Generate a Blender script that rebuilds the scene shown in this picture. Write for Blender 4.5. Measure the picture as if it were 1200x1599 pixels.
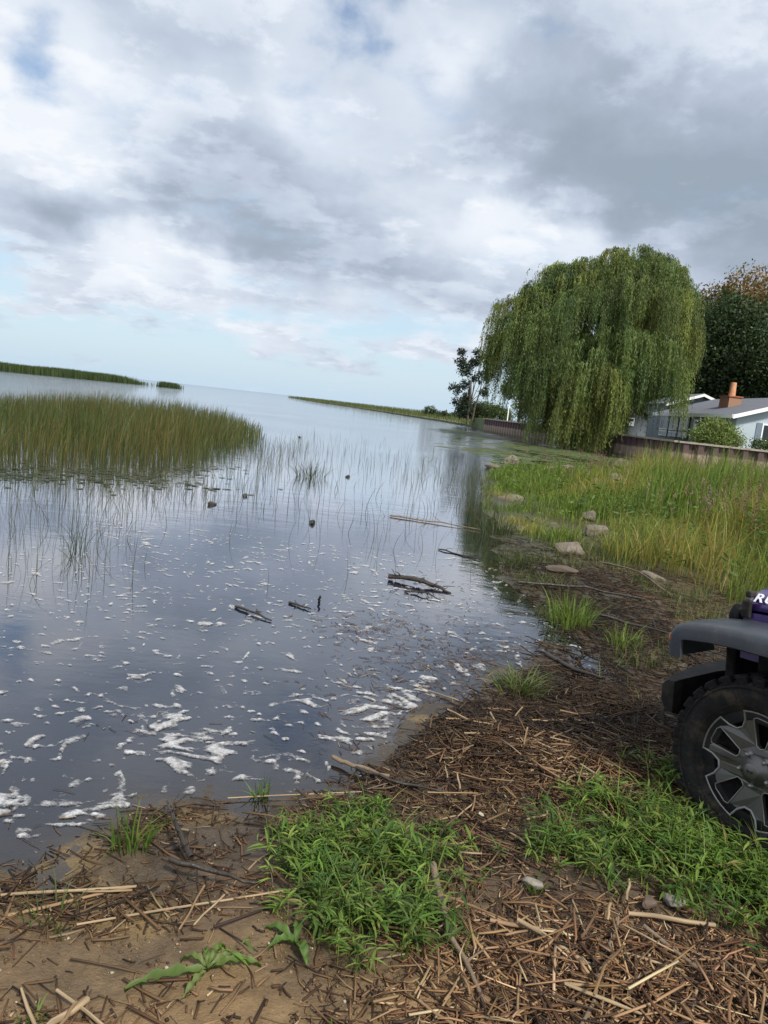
import bpy, bmesh, math, random
import numpy as np
from mathutils import Matrix, Vector
R = math.radians
random.seed(7)
rng = np.random.default_rng(11)
for o in list(bpy.data.objects): bpy.data.objects.remove(o)
S = bpy.context.scene
C = S.collection

# ------------------------------------------------------------------ camera
EYE = Vector((0, 0, 1.75))
PITCH, ROLL = R(7.93), R(6.22)
fw = Vector((0, math.cos(PITCH), -math.sin(PITCH)))
up0 = Vector((0, math.sin(PITCH), math.cos(PITCH)))
rt0 = Vector((1, 0, 0))
cx_ = rt0 * math.cos(ROLL) + up0 * math.sin(ROLL)
cy_ = -rt0 * math.sin(ROLL) + up0 * math.cos(ROLL)
cam_d = bpy.data.cameras.new('camera')
cam_d.sensor_fit = 'VERTICAL'; cam_d.sensor_height = 36.0
cam_d.lens = 36.0 * 1185 / 1599
cam_d.clip_start = 0.05; cam_d.clip_end = 20000
cam = bpy.data.objects.new('camera', cam_d); C.objects.link(cam)
cam.matrix_world = Matrix(((cx_.x, cy_.x, -fw.x, EYE.x), (cx_.y, cy_.y, -fw.y, EYE.y), (cx_.z, cy_.z, -fw.z, EYE.z), (0, 0, 0, 1)))
S.camera = cam

# ------------------------------------------------------------------ sky, sun, exposure
SUN_EL, SUN_AZ = R(48), R(150)           # azimuth clockwise from +Y: behind the camera, to the right
W = bpy.data.worlds.new('World'); S.world = W; W.use_nodes = True
nt = W.node_tree; nt.nodes.clear()
def N(t, **kw):
    n = nt.nodes.new(t)
    for k, v in kw.items(): setattr(n, k, v)
    return n
def L(a, b): nt.links.new(a, b)
def put(sock, v):
    if hasattr(v, 'is_linked') or isinstance(v, bpy.types.NodeSocket): L(v, sock)
    else: sock.default_value = v
def M2(op, a, b=None, c=None, clamp=False):
    n = N('ShaderNodeMath', operation=op); n.use_clamp = clamp
    put(n.inputs[0], a)
    if b is not None: put(n.inputs[1], b)
    if c is not None: put(n.inputs[2], c)
    return n.outputs[0]
def VM(op, a, b=None):
    n = N('ShaderNodeVectorMath', operation=op)
    put(n.inputs[0], a)
    if b is not None: put(n.inputs[1], b)
    return n.outputs['Value'] if op in ('DOT_PRODUCT', 'LENGTH') else n.outputs[0]
def SS(x, lo, hi):
    n = N('ShaderNodeMapRange', interpolation_type='SMOOTHSTEP')
    put(n.inputs[0], x); n.inputs[1].default_value = lo; n.inputs[2].default_value = hi
    return n.outputs[0]
def NZ(vec, scale, detail=5, rough=0.55, dist=0.0, col=False):
    n = N('ShaderNodeTexNoise'); L(vec, n.inputs['Vector'])
    n.inputs['Scale'].default_value = scale; n.inputs['Detail'].default_value = detail
    n.inputs['Roughness'].default_value = rough; n.inputs['Distortion'].default_value = dist
    return n.outputs['Color' if col else 'Fac']
sky = N('ShaderNodeTexSky', sky_type='NISHITA')
sky.sun_disc = False; sky.sun_elevation = SUN_EL; sky.sun_rotation = SUN_AZ
sky.air_density = 1.0; sky.dust_density = 0.4; sky.ozone_density = 2.0
dirv = VM('NORMALIZE', N('ShaderNodeTexCoord').outputs['Generated'])
sep = N('ShaderNodeSeparateXYZ'); L(dirv, sep.inputs[0])
elev = M2('MAXIMUM', sep.outputs['Z'], 0.0)
# a flat cloud layer seen in perspective: direction projected on a plane overhead
inv = M2('DIVIDE', 1.0, M2('ADD', elev, 0.24))
scl = N('ShaderNodeVectorMath', operation='SCALE'); L(dirv, scl.inputs[0]); L(inv, scl.inputs['Scale'])
flat = VM('MULTIPLY', scl.outputs[0], (1.0, 1.0, 0.0))
big = NZ(flat, 1.1, 5, 0.5, 0.1)
mid = NZ(VM('ADD', flat, (4.3, 1.7, 2.0)), 2.9, 6, 0.52, 0.15)
fine = NZ(VM('ADD', flat, (1.3, 7.7, 5.0)), 8.0, 6, 0.55, 0.1)
warp = NZ(dirv, 6.0, 6, 0.55, 0.0, col=True)
wv = VM('MULTIPLY', VM('SUBTRACT', warp, (0.5, 0.5, 0.5)), (0.20, 0.20, 0.16))
wdir = VM('ADD', dirv, wv)
wdir2 = VM('ADD', dirv, VM('MULTIPLY', VM('SUBTRACT', NZ(dirv, 26.0, 5, 0.6, 0.0, col=True), (0.5, 0.5, 0.5)), (0.07, 0.07, 0.045)))
def blob(d, sx, sz, amp, w=None):
    q = VM('MULTIPLY', VM('SUBTRACT', w or wdir, d), (1 / sx, 1 / sx, 1 / sz))
    return M2('MULTIPLY', M2('POWER', 2.718, M2('MULTIPLY', VM('DOT_PRODUCT', q, q), -1.0)), amp)
def total(lst):
    acc = None
    for b in lst:
        v = blob(*b); acc = v if acc is None else M2('ADD', acc, v)
    return acc
heavy = total([((0.244, 0.915, 0.31), .16, .095, .60), ((0.39, 0.885, 0.255), .17, .075, .72), ((0.143, 0.931, 0.336), .09, .06, .25),
    ((-0.239, 0.939, 0.249), .12, .065, .46), ((-0.16, 0.964, 0.204), .11, .045, .40), ((-0.406, 0.896, 0.178), .06, .03, .42),
    ((-0.033, 0.985, 0.172), .12, .03, .26), ((0.085, 0.987, 0.137), .12, .022, .16), ((-0.265, 0.889, 0.383), .12, .05, .30),
    ((0.107, 0.963, 0.24), .07, .032, -.55), ((-0.139, 0.932, 0.335), .04, .025, -.3), ((-0.30, 0.937, 0.145), .07, .03, -.55),
    ((-0.429, 0.859, 0.278), .07, .07, -.50), ((0.018, 0.924, 0.383), .05, .04, -.3), ((0.197, 0.957, 0.205), .07, .02, -.35), ((-0.361, 0.901, 0.24), .05, .03, -.2)])
thick = M2('ADD', M2('ADD', M2('MULTIPLY', M2('SUBTRACT', big, 0.5), 1.0), M2('MULTIPLY', M2('SUBTRACT', mid, 0.5), 0.75)),
           M2('ADD', M2('MULTIPLY', M2('SUBTRACT', fine, 0.5), 0.30), heavy))
dark = SS(thick, -0.46, 0.95)
gaps = total([((-0.067, 0.9, 0.43), .026, .020, .36), ((0.117, 0.905, 0.409), .03, .022, .40), ((-0.42, 0.841, 0.335), .028, .04, .33), ((-0.081, 0.917, 0.388), .02, .018, .34)])
puffs = total([((-0.398, 0.912, 0.099), .045, .018, .95, wdir2), ((-0.153, 0.986, 0.060), .05, .014, .9, wdir2), ((-0.066, 0.997, 0.047), .03, .011, .8, wdir2), ((-0.271, 0.956, 0.104), .05, .016, .9, wdir2), ((-0.21, 0.975, 0.080), .06, .010, .6, wdir2), ((0.05, 0.995, 0.075), .10, .014, .7, wdir2), ((-0.43, 0.90, 0.068), .08, .010, .7, wdir2)])
low = M2('SUBTRACT', 1.0, SS(M2('ADD', elev, M2('MULTIPLY', M2('SUBTRACT', mid, 0.5), 0.05)), 0.045, 0.165))    # the layer thins out towards the horizon
cov = M2('ADD', M2('MULTIPLY', M2('SUBTRACT', mid, 0.5), 1.2), M2('MULTIPLY', M2('SUBTRACT', fine, 0.5), 0.7))
cov = M2('ADD', M2('ADD', cov, 0.52), M2('SUBTRACT', puffs, M2('ADD', gaps, M2('MULTIPLY', low, 0.72))))
cover = SS(cov, -0.12, 0.5)
lump = NZ(VM('ADD', flat, (2.1, 3.3, 1.0)), 4.6, 8, 0.6, 0.0)
lump = M2('MULTIPLY', M2('SUBTRACT', SS(lump, 0.49, 0.60), 0.40), 0.17)
ramp = N('ShaderNodeValToRGB'); L(M2('SUBTRACT', dark, lump, clamp=True), ramp.inputs[0])
e = ramp.color_ramp.elements
e[0].position = 0.0; e[0].color = (0.65, 0.675, 0.71, 1)
e[1].position = 1.0; e[1].color = (0.235, 0.285, 0.345, 1)
for p_, c_ in ((0.22, (0.55, 0.595, 0.66, 1)), (0.5, (0.395, 0.45, 0.535, 1)), (0.75, (0.295, 0.345, 0.42, 1))):
    x = e.new(p_); x.color = c_
hz_ = N('ShaderNodeMix', data_type='RGBA'); L(M2('POWER', 2.718, M2('MULTIPLY', elev, -5.0)), hz_.inputs[0])
L(sky.outputs[0], hz_.inputs[6]); hz_.inputs[7].default_value = (4.0, 5.1, 6.05, 1)       # pale moist air towards the horizon
bg1 = N('ShaderNodeBackground'); L(hz_.outputs[2], bg1.inputs[0]); bg1.inputs[1].default_value = 0.10
bg2 = N('ShaderNodeBackground'); L(ramp.outputs[0], bg2.inputs[0]); bg2.inputs[1].default_value = 1.0
mx = N('ShaderNodeMixShader'); L(cover, mx.inputs[0]); L(bg1.outputs[0], mx.inputs[1]); L(bg2.outputs[0], mx.inputs[2])
L(mx.outputs[0], N('ShaderNodeOutputWorld').inputs[0])
sl = bpy.data.lights.new('sun', 'SUN'); sl.energy = 3.9; sl.angle = R(7); sl.color = (1.0, 0.95, 0.86)
sun = bpy.data.objects.new('sun', sl); C.objects.link(sun)
sd_ = Vector((math.sin(SUN_AZ) * math.cos(SUN_EL), math.cos(SUN_AZ) * math.cos(SUN_EL), math.sin(SUN_EL)))
sun.rotation_euler = sd_.to_track_quat('Z', 'Y').to_euler()
S.view_settings.view_transform = 'Standard'; S.view_settings.look = 'None'
S.view_settings.gamma = 1; S.view_settings.use_curve_mapping = False
S.view_settings.exposure = 0.50

# ------------------------------------------------------------------ helpers
def link(o, parent=None):
    C.objects.link(o)
    if parent: o.parent = parent
    return o
def tag(o, label=None, cat=None, group=None, kind=None):
    if label: o['label'] = label
    if cat: o['category'] = cat
    if group: o['group'] = group
    if kind: o['kind'] = kind
    return o
def empty(name, loc=(0, 0, 0), rz=0):
    o = bpy.data.objects.new(name, None); o.location = loc; o.rotation_euler = (0, 0, rz); o.empty_display_size = 0.2
    C.objects.link(o); return o
def mesh_np(name, V, F, mat, parent=None, col=None, smooth=False, extra=None):
    """V (n,3), F (m,k) all faces of one size; col (n,3) per vertex"""
    V = np.asarray(V, np.float32); F = np.asarray(F, np.int32); m, k = F.shape
    me = bpy.data.meshes.new(name)
    me.vertices.add(len(V)); me.vertices.foreach_set('co', V.ravel())
    me.loops.add(m * k); me.loops.foreach_set('vertex_index', F.ravel())
    me.polygons.add(m); me.polygons.foreach_set('loop_start', np.arange(0, m * k, k, dtype=np.int32))
    if smooth: me.polygons.foreach_set('use_smooth', np.ones(m, bool))
    me.update(calc_edges=True)
    if col is not None:
        a = me.attributes.new('col', 'FLOAT_COLOR', 'POINT')
        a.data.foreach_set('color', np.c_[np.clip(col, 0, 1), np.ones(len(V))].astype(np.float32).ravel())
    for nm, arr in (extra or {}).items():
        a = me.attributes.new(nm, 'FLOAT', 'POINT'); a.data.foreach_set('value', np.asarray(arr, np.float32))
    me.materials.append(mat)
    return link(bpy.data.objects.new(name, me), parent)
def from_bm(name, bm, mat, parent=None, smooth=False, bevel=0):
    bmesh.ops.recalc_face_normals(bm, faces=bm.faces)
    me = bpy.data.meshes.new(name); bm.to_mesh(me); bm.free()
    me.materials.append(mat)
    if smooth: me.polygons.foreach_set('use_smooth', np.ones(len(me.polygons), bool))
    o = link(bpy.data.objects.new(name, me), parent)
    if bevel:
        b = o.modifiers.new('bevel', 'BEVEL'); b.width = bevel; b.segments = 2; b.limit_method = 'ANGLE'; b.angle_limit = R(35)
    return o
def bm_box(bm, lo, hi):
    vs = [bm.verts.new((x, y, z)) for x in (lo[0], hi[0]) for y in (lo[1], hi[1]) for z in (lo[2], hi[2])]
    for f in ((0, 1, 3, 2), (4, 6, 7, 5), (0, 4, 5, 1), (2, 3, 7, 6), (0, 2, 6, 4), (1, 5, 7, 3)): bm.faces.new([vs[i] for i in f])
def box(name, lo, hi, mat, parent=None, bevel=0):
    bm = bmesh.new(); bm_box(bm, lo, hi); return from_bm(name, bm, mat, parent, bevel=bevel)
def prism(name, prof, axis, a, b, mat, parent=None, bevel=0):
    """polygon prof extruded along an axis from a to b; axis 'y': prof=(x,z); axis 'x': prof=(y,z); axis 'z': prof=(x,y)"""
    bm = bmesh.new()
    def P(p, t): return (p[0], t, p[1]) if axis == 'y' else (t, p[0], p[1]) if axis == 'x' else (p[0], p[1], t)
    A = [bm.verts.new(P(p, a)) for p in prof]; B = [bm.verts.new(P(p, b)) for p in prof]
    bm.faces.new(A); bm.faces.new(B[::-1]); n = len(prof)
    for i in range(n): bm.faces.new((A[i], A[(i + 1) % n], B[(i + 1) % n], B[i]))
    return from_bm(name, bm, mat, parent, bevel=bevel)
def loft(name, sections, mat, parent=None, smooth=True, close=True, caps=True):
    """list of equal-length closed 3-D rings"""
    bm = bmesh.new(); rings = [[bm.verts.new(p) for p in s] for s in sections]; n = len(sections[0])
    for a, b in zip(rings, rings[1:]):
        for i in range(n if close else n - 1): bm.faces.new((a[i], a[(i + 1) % n], b[(i + 1) % n], b[i]))
    if caps: bm.faces.new(rings[0][::-1]); bm.faces.new(rings[-1])
    return from_bm(name, bm, mat, parent, smooth)
def tube_np(path, rad, sides=6, jitter=0.0):
    path = np.asarray(path, float); rad = np.broadcast_to(np.asarray(rad, float), (len(path),))
    V = []
    for i, p in enumerate(path):
        t = path[min(i + 1, len(path) - 1)] - path[max(i - 1, 0)]; t /= np.linalg.norm(t) + 1e-9
        a = np.cross(t, [0, 0, 1.0]) if abs(t[2]) < .9 else np.cross(t, [1.0, 0, 0]); a /= np.linalg.norm(a); b = np.cross(t, a)
        for k in range(sides):
            w = 2 * math.pi * k / sides; r = rad[i] * (1 + jitter * (random.random() - .5))
            V.append(p + (a * math.cos(w) + b * math.sin(w)) * r)
    F = [(i * sides + k, i * sides + (k + 1) % sides, (i + 1) * sides + (k + 1) % sides, (i + 1) * sides + k) for i in range(len(path) - 1) for k in range(sides)]
    return np.array(V), np.array(F)
def join_np(parts):
    V, F, o = [], [], 0
    for v, f in parts: V.append(v); F.append(f + o); o += len(v)
    return np.concatenate(V), np.concatenate(F)
# value noise
def _h(ix, iy, s):
    n = (ix.astype(np.int64) * 374761393 + iy.astype(np.int64) * 668265263 + s * 982451653) & 0xffffffff
    n = ((n ^ (n >> 13)) * 1274126177) & 0xffffffff
    return ((n ^ (n >> 16)) & 0xffff) / 65535.0
def vn(x, y, s=0):
    x = np.asarray(x, float); y = np.asarray(y, float)
    ix, iy = np.floor(x), np.floor(y); u, v = x - ix, y - iy; u = u * u * (3 - 2 * u); v = v * v * (3 - 2 * v)
    a, b, c, d = _h(ix, iy, s), _h(ix + 1, iy, s), _h(ix, iy + 1, s), _h(ix + 1, iy + 1, s)
    return a + (b - a) * u + (c - a) * v + (a - b - c + d) * u * v
def fbm(x, y, s=0, o=4, g=.5):
    t = 0; a = 1; n = 0
    for i in range(o): t = t + a * vn(x * 2 ** i + 17.3 * i, y * 2 ** i - 9.1 * i, s + i); n += a; a *= g
    return t / n
def sdp(x, y, poly):
    d = np.full(np.shape(x), 1e9); ins = np.zeros(np.shape(x), bool); n = len(poly)
    for i in range(n):
        ax, ay = poly[i]; bx, by = poly[(i + 1) % n]; ex, ey = bx - ax, by - ay
        t = np.clip(((x - ax) * ex + (y - ay) * ey) / (ex * ex + ey * ey), 0, 1)
        d = np.minimum(d, (x - ax - t * ex) ** 2 + (y - ay - t * ey) ** 2)
        c = ((ay > y) != (by > y)); xi = ax + (y - ay) * ex / (ey if ey else 1e-9)
        ins ^= c & (x < xi)
    return np.where(ins, 1, -1) * np.sqrt(d)
def gau(x, y, cx, cy, sx, sy, rot=0):
    c, s = math.cos(rot), math.sin(rot); u = (x - cx) * c + (y - cy) * s; v = -(x - cx) * s + (y - cy) * c
    return np.exp(-(u / sx) ** 2 - (v / sy) ** 2)

# ------------------------------------------------------------------ materials
def mat(name):
    global nt
    m = bpy.data.materials.new(name); m.use_nodes = True; nt = m.node_tree
    return m, nt.nodes['Principled BSDF'], nt.nodes['Material Output']
def pmat(name, col, rough=.6, metal=0, var=.15, scale=8, bump=0, bscale=40, coat=0, spec=.5):
    m, b, o = mat(name)
    pos = N('ShaderNodeNewGeometry').outputs['Position'] if scale < 0 else N('ShaderNodeTexCoord').outputs['Object']
    nz = NZ(pos, abs(scale), 6, .6)
    mr = N('ShaderNodeMapRange'); L(nz, mr.inputs[0]); mr.inputs[1].default_value = .25; mr.inputs[2].default_value = .75; mr.inputs[3].default_value = 1 - var; mr.inputs[4].default_value = 1 + var
    v = N('ShaderNodeVectorMath', operation='SCALE'); v.inputs[0].default_value = col[:3]; L(mr.outputs[0], v.inputs['Scale'])
    L(v.outputs[0], b.inputs['Base Color']); b.inputs['Roughness'].default_value = rough; b.inputs['Metallic'].default_value = metal
    b.inputs['Coat Weight'].default_value = coat; b.inputs['Specular IOR Level'].default_value = spec
    if bump:
        bp = N('ShaderNodeBump'); bp.inputs['Strength'].default_value = bump; bp.inputs['Distance'].default_value = .02
        L(NZ(pos, bscale, 6, .6), bp.inputs['Height']); L(bp.outputs[0], b.inputs['Normal'])
    return m
def leaf_mat(name, rough=.55, trans=.35, spec=.35):
    m, b, o = mat(name)
    at_ = N('ShaderNodeAttribute', attribute_name='col')
    L(at_.outputs['Color'], b.inputs['Base Color']); b.inputs['Roughness'].default_value = rough; b.inputs['Specular IOR Level'].default_value = spec
    if trans:
        tr = N('ShaderNodeBsdfTranslucent'); L(VM('MULTIPLY', at_.outputs['Color'], (1.15, 1.25, .6)), tr.inputs[0])
        ms = N('ShaderNodeMixShader'); ms.inputs[0].default_value = trans
        L(b.outputs[0], ms.inputs[1]); L(tr.outputs[0], ms.inputs[2]); L(ms.outputs[0], o.inputs[0])
    return m
MLEAF = leaf_mat('foliage')
MGRASS = leaf_mat('grass_blades', .5, .3, .3)
MSTRAW = leaf_mat('dry_straw', .7, 0, .25)
MBARK = pmat('bark', (.085, .065, .05), .9, 0, .4, 4, .6, 12)
MWET = pmat('wet_wood', (.028, .021, .016), .4, 0, .5, 10, .5, 30)
MWOOD = pmat('drift_wood', (.15, .108, .070), .8, 0, .4, 10, .5, 40)
MROCK = pmat('rock', (.135, .112, .088), .88, 0, .55, 6, 1.0, 14)

# ------------------------------------------------------------------ land, lake bed and water
BANK = [(-40, .0), (-6, 1.4), (-2.5, 2.07), (-1.25, 2.35), (-1.09, 2.46), (-.95, 2.57), (-.79, 2.88), (-.61, 2.96), (-.5, 2.81), (-.35, 2.90), (-.21, 3.08), (-.04, 3.24),
        (.26, 3.53), (.45, 3.88), (.67, 4.32), (.87, 4.70), (1.14, 5.02), (1.36, 5.25), (1.55, 6.05), (1.62, 7.08), (1.6, 8.41), (1.7, 9.98), (2.0, 13.9),
        (2.5, 18.9), (3.6, 26), (6, 29), (10, 30.5), (15, 32), (24, 34), (60, 38), (90, 0), (60, -40), (-40, -40)]
def gh(x, y):
    x = np.asarray(x, float); y = np.asarray(y, float)
    s = sdp(x, y, BANK) + (fbm(x * 1.7, y * 1.7, 5, 3) - .5) * .35 * np.clip(np.hypot(x, y) / 4, .6, 3)
    land = .012 + .028 * s + .006 * s * s
    land = np.where(s > 5, np.minimum(land, .30 + .012 * (s - 5)), land)
    z = np.where(s > 0, np.minimum(land, .75), np.maximum(.012 + .10 * s, -1.6))
    near = np.exp(-np.maximum(np.hypot(x - .3, y - 3) - 4, 0) / 3)
    z = z + near * ((fbm(x * 3, y * 3, 21, 3) - .5) * .05 + (fbm(x * 14, y * 14, 31, 4, .6) - .5) * .030) * np.clip((s + .6) * 2, .3, 1)
    z = z + np.where(s > 0, (fbm(x * .7, y * .7, 41, 3) - .5) * .12 * np.clip((s - 1.5) / 2, 0, 1), 0)
    z = z + .055 * gau(x, y, 1.0, 3.75, .55, .35, -.2) + .045 * gau(x, y, .85, 2.1, .5, .3) - .035 * gau(x, y, 1.66, 3.0, .25, .2) - .025 * gau(x, y, 1.75, 5.3, .35, .5, .3) - .045 * gau(x, y, 2.1, 7.2, .4, 1.0) - .055 * gau(x, y, 2.7, 6.2, .3, .3) - .05 * gau(x, y, 1.5, 4.5, .12, .18)
    return z
def axis_pts(lo, hi, step, a, b, g):
    mid_ = list(np.arange(lo, hi, step)); left = []; p, d = lo, step
    while p > a: d *= g; p -= d; left.append(p)
    right = []; p, d = mid_[-1], step
    while p < b: d *= g; p += d; right.append(p)
    return np.array(left[::-1] + mid_ + right)
def sheet(xs, ys):
    X, Y = np.meshgrid(xs, ys); nx, ny = len(xs), len(ys)
    i = np.arange(nx * ny).reshape(ny, nx)
    F = np.stack([i[:-1, :-1], i[:-1, 1:], i[1:, 1:], i[1:, :-1]], -1).reshape(-1, 4)
    return X.ravel(), Y.ravel(), F
gx, gy, gF = sheet(axis_pts(-1.7, 2.4, .022, -6000, 6000, 1.075), axis_pts(1.35, 5.4, .022, -3000, 9000, 1.075))
gz = gh(gx, gy)
# ground colours: sand, brown mud, dark wet silt, leaf litter under the grass
nA = fbm(gx * 2.2, gy * 2.2, 51, 5); nB = fbm(gx * 9, gy * 9, 61, 4)
sandy = np.clip(gau(gx, gy, -.2, 1.75, .9, .55) * 1.25 + (nA - .5) * 1.4, 0, 1)[:, None]
gcol = np.array([.085, .056, .032]) * (1 - sandy) + np.array([.235, .148, .066]) * sandy
wetm = np.clip((.075 - gz) / .07 + (nB - .5) * .6 + .8 * gau(gx, gy, 1.9, 6.2, 1.0, 2.2) + .35 * gau(gx, gy, .9, 3.6, .6, .5), 0, 1)[:, None]
gcol = gcol * (1 - .60 * wetm) + np.array([.03, .026, .019]) * .5 * wetm
ochre = (np.clip((vn(gx * 3.1, gy * 3.1, 71) - .52) * 5, 0, 1) * np.clip(1 - np.abs(gz - .01) / .06, 0, 1))[:, None] * (gy < 4.2)[:, None]
gcol = gcol * (1 - .75 * ochre) + np.array([.19, .13, .05]) * .75 * ochre
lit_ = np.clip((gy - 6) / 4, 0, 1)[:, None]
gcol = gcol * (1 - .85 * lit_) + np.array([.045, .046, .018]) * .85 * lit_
gcol *= ((.5 + 1.0 * nB) * (.7 + .6 * fbm(gx * 30, gy * 30, 81, 3)))[:, None]
m_ground, b, o_ = mat('mud')
at_ = N('ShaderNodeAttribute', attribute_name='col'); pos = N('ShaderNodeNewGeometry').outputs['Position']
n1 = NZ(pos, 55, 6, .65); n2 = NZ(pos, 240, 4, .6)
k = M2('ADD', .45, M2('ADD', M2('MULTIPLY', n1, .75), M2('MULTIPLY', n2, .35)))
v = N('ShaderNodeVectorMath', operation='SCALE'); L(at_.outputs['Color'], v.inputs[0]); L(k, v.inputs['Scale']); L(v.outputs[0], b.inputs['Base Color'])
L(M2('SUBTRACT', .93, M2('MULTIPLY', N('ShaderNodeAttribute', attribute_name='wet').outputs['Fac'], .62)), b.inputs['Roughness'])
bp = N('ShaderNodeBump'); bp.inputs['Strength'].default_value = .9; bp.inputs['Distance'].default_value = .012
L(M2('ADD', n1, M2('MULTIPLY', n2, .4)), bp.inputs['Height']); L(bp.outputs[0], b.inputs['Normal'])
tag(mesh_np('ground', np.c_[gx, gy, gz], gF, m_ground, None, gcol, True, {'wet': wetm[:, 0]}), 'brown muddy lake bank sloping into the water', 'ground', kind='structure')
# water
wx, wy, wF = sheet(axis_pts(-2.5, 2.6, .06, -8000, 8000, 1.09), axis_pts(2.0, 8.0, .06, -30, 16000, 1.09))
wd = np.maximum(-gh(wx, wy), 0)
m_w, b, o_ = mat('lake_water'); nt.nodes.remove(b)
pos = N('ShaderNodeNewGeometry').outputs['Position']
sp = N('ShaderNodeSeparateXYZ'); L(pos, sp.inputs[0])
rng_ = SS(sp.outputs['Y'], 5, 45)
rip = NZ(VM('MULTIPLY', pos, (1, 1.7, 1)), 1.6, 6, .62)
rip2 = NZ(VM('MULTIPLY', pos, (1, 2.2, 1)), .35, 5, .6)
patch = SS(NZ(pos, .07, 3, .5), .35, .65)
amp = M2('ADD', .010, M2('MULTIPLY', rng_, M2('ADD', .05, M2('MULTIPLY', patch, .07))))
bp = N('ShaderNodeBump'); L(amp, bp.inputs['Strength']); bp.inputs['Distance'].default_value = .35
L(M2('ADD', rip, M2('MULTIPLY', rip2, 1.2)), bp.inputs['Height'])
fr = N('ShaderNodeFresnel'); fr.inputs[0].default_value = 1.40; L(bp.outputs[0], fr.inputs['Normal'])
gl = N('ShaderNodeBsdfGlossy'); gl.inputs['Roughness'].default_value = .03; L(bp.outputs[0], gl.inputs['Normal']); gl.inputs[0].default_value = (.97, .97, 1, 1)
tr = N('ShaderNodeBsdfTransparent'); tr.inputs[0].default_value = (.72, .68, .58, 1)
df = N('ShaderNodeBsdfDiffuse'); df.inputs[0].default_value = (.006, .010, .021, 1)
opq = M2('SUBTRACT', 1.0, M2('POWER', 2.718, M2('MULTIPLY', N('ShaderNodeAttribute', attribute_name='depth').outputs['Fac'], -22.0)))
m1 = N('ShaderNodeMixShader'); L(opq, m1.inputs[0]); L(tr.outputs[0], m1.inputs[1]); L(df.outputs[0], m1.inputs[2])
m2_ = N('ShaderNodeMixShader'); L(M2('MINIMUM', M2('MULTIPLY', fr.outputs[0], 1.7), .84), m2_.inputs[0]); L(m1.outputs[0], m2_.inputs[1]); L(gl.outputs[0], m2_.inputs[2])
L(m2_.outputs[0], o_.inputs[0])
tag(mesh_np('lake_water', np.c_[wx, wy, np.zeros_like(wx)], wF, m_w, None, None, True, {'depth': wd}), 'calm grey blue lake water reaching the horizon', 'water', kind='structure')

# far land: raised lawn behind the sheet-pile wall, low marsh spit beyond it
m_lawn = pmat('lawn', (.062, .088, .028), .9, 0, .4, -.6, .4, 6)
LAWN = [(34, 49.2), (19.15, 51.2), (11.55, 96), (12.5, 124), (60, 140), (220, 150), (220, 47)]
tag(prism('lawn', LAWN, 'z', -1.2, 1.42, m_lawn), 'green lawn behind the sheet pile wall', 'lawn', kind='structure')
m_marsh = pmat('marsh_soil', (.075, .085, .035), .95, 0, .4, -.3)
MARSH = [(12.6, 108), (10.5, 124), (9.6, 136), (4.6, 162), (-2.8, 201), (-15, 266), (-32, 330), (-90, 640), (-80, 650), (0, 340), (60, 300), (400, 300), (400, 151), (13, 126)]
tag(prism('marsh_bank', MARSH, 'z', -1.2, .28, m_marsh), 'low marshy spit running out along the far shore', 'marsh', kind='structure')

# ------------------------------------------------------------------ blades and leaves
def blades(P, H, Wd, az, bend, seg=3, twist=None, droop=.35, tipw=0.0):
    """ribbons: base points, height, width, lean azimuth, lean amount -> V, F(tris), t along blade"""
    n = len(P); tw = rng.uniform(0, 6.28, n) if twist is None else twist
    V = []; T = []
    for i in range(seg + 1):
        t = i / seg
        c = P + np.c_[np.cos(az) * bend * H * t ** 1.8, np.sin(az) * bend * H * t ** 1.8, H * (t - droop * bend * t ** 2.2)]
        w = Wd * (.75 + .35 * t if t < .4 else 1.0 * max(1 - t, tipw) ** .7 * 1.25) * .5
        s = np.c_[np.cos(tw), np.sin(tw), np.zeros(n)] * w[:, None]
        if i < seg: V += [c - s, c + s]; T += [t, t]
        else: V.append(c); T.append(t)
    k = len(V); V = np.stack(V, 1); F = []
    for i in range(seg - 1): F += [(2 * i, 2 * i + 1, 2 * i + 3), (2 * i, 2 * i + 3, 2 * i + 2)]
    F.append((2 * seg - 2, 2 * seg - 1, 2 * seg))
    F = (np.array(F)[None] + (np.arange(n) * k)[:, None, None]).reshape(-1, 3)
    return V.reshape(-1, 3), F, np.tile(np.array(T), n), k
def pick(cols, n, p=None, var=.2):
    c = np.array(cols)[rng.choice(len(cols), n, p=p)]
    return c * rng.uniform(1 - var, 1 + var, (n, 1)) * rng.uniform(.94, 1.06, (n, 3))
def blade_obj(name, P, H, Wd, bend, cols, mat_=None, p=None, seg=3, az=None, base=None, tip=None, parent=None, droop=.35, var=.22):
    n = len(P); az = rng.uniform(0, 6.28, n) if az is None else az
    V, F, T, k = blades(P, H, Wd, az, bend, seg, droop=droop)
    c = np.repeat(pick(cols, n, p, var), k, 0)
    if base is not None: w = np.clip(1 - T * 3, 0, 1)[:, None]; c = c * (1 - w) + np.array(base) * w
    if tip is not None: w = np.clip((T - .6) * 2, 0, 1)[:, None] * .7; c = c * (1 - w) + np.array(tip) * w
    return mesh_np(name, V, F, mat_ or MGRASS, parent, c)
def leaves(P, D, ln, wd, seed_n=None):
    """one folded leaf per row: base P, direction D, length, width -> V, F"""
    n = len(P); D = D / (np.linalg.norm(D, axis=1, keepdims=True) + 1e-9)
    q = rng.normal(size=(n, 3)); s = np.cross(D, q); s /= np.linalg.norm(s, axis=1, keepdims=True) + 1e-9
    ln = ln[:, None]; wd = wd[:, None]
    V = np.stack([P, P + D * ln * .45 + s * wd * .5, P + D * ln, P + D * ln * .45 - s * wd * .5], 1)
    F = np.arange(n * 4).reshape(n, 4)
    return V.reshape(-1, 3), F
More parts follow.
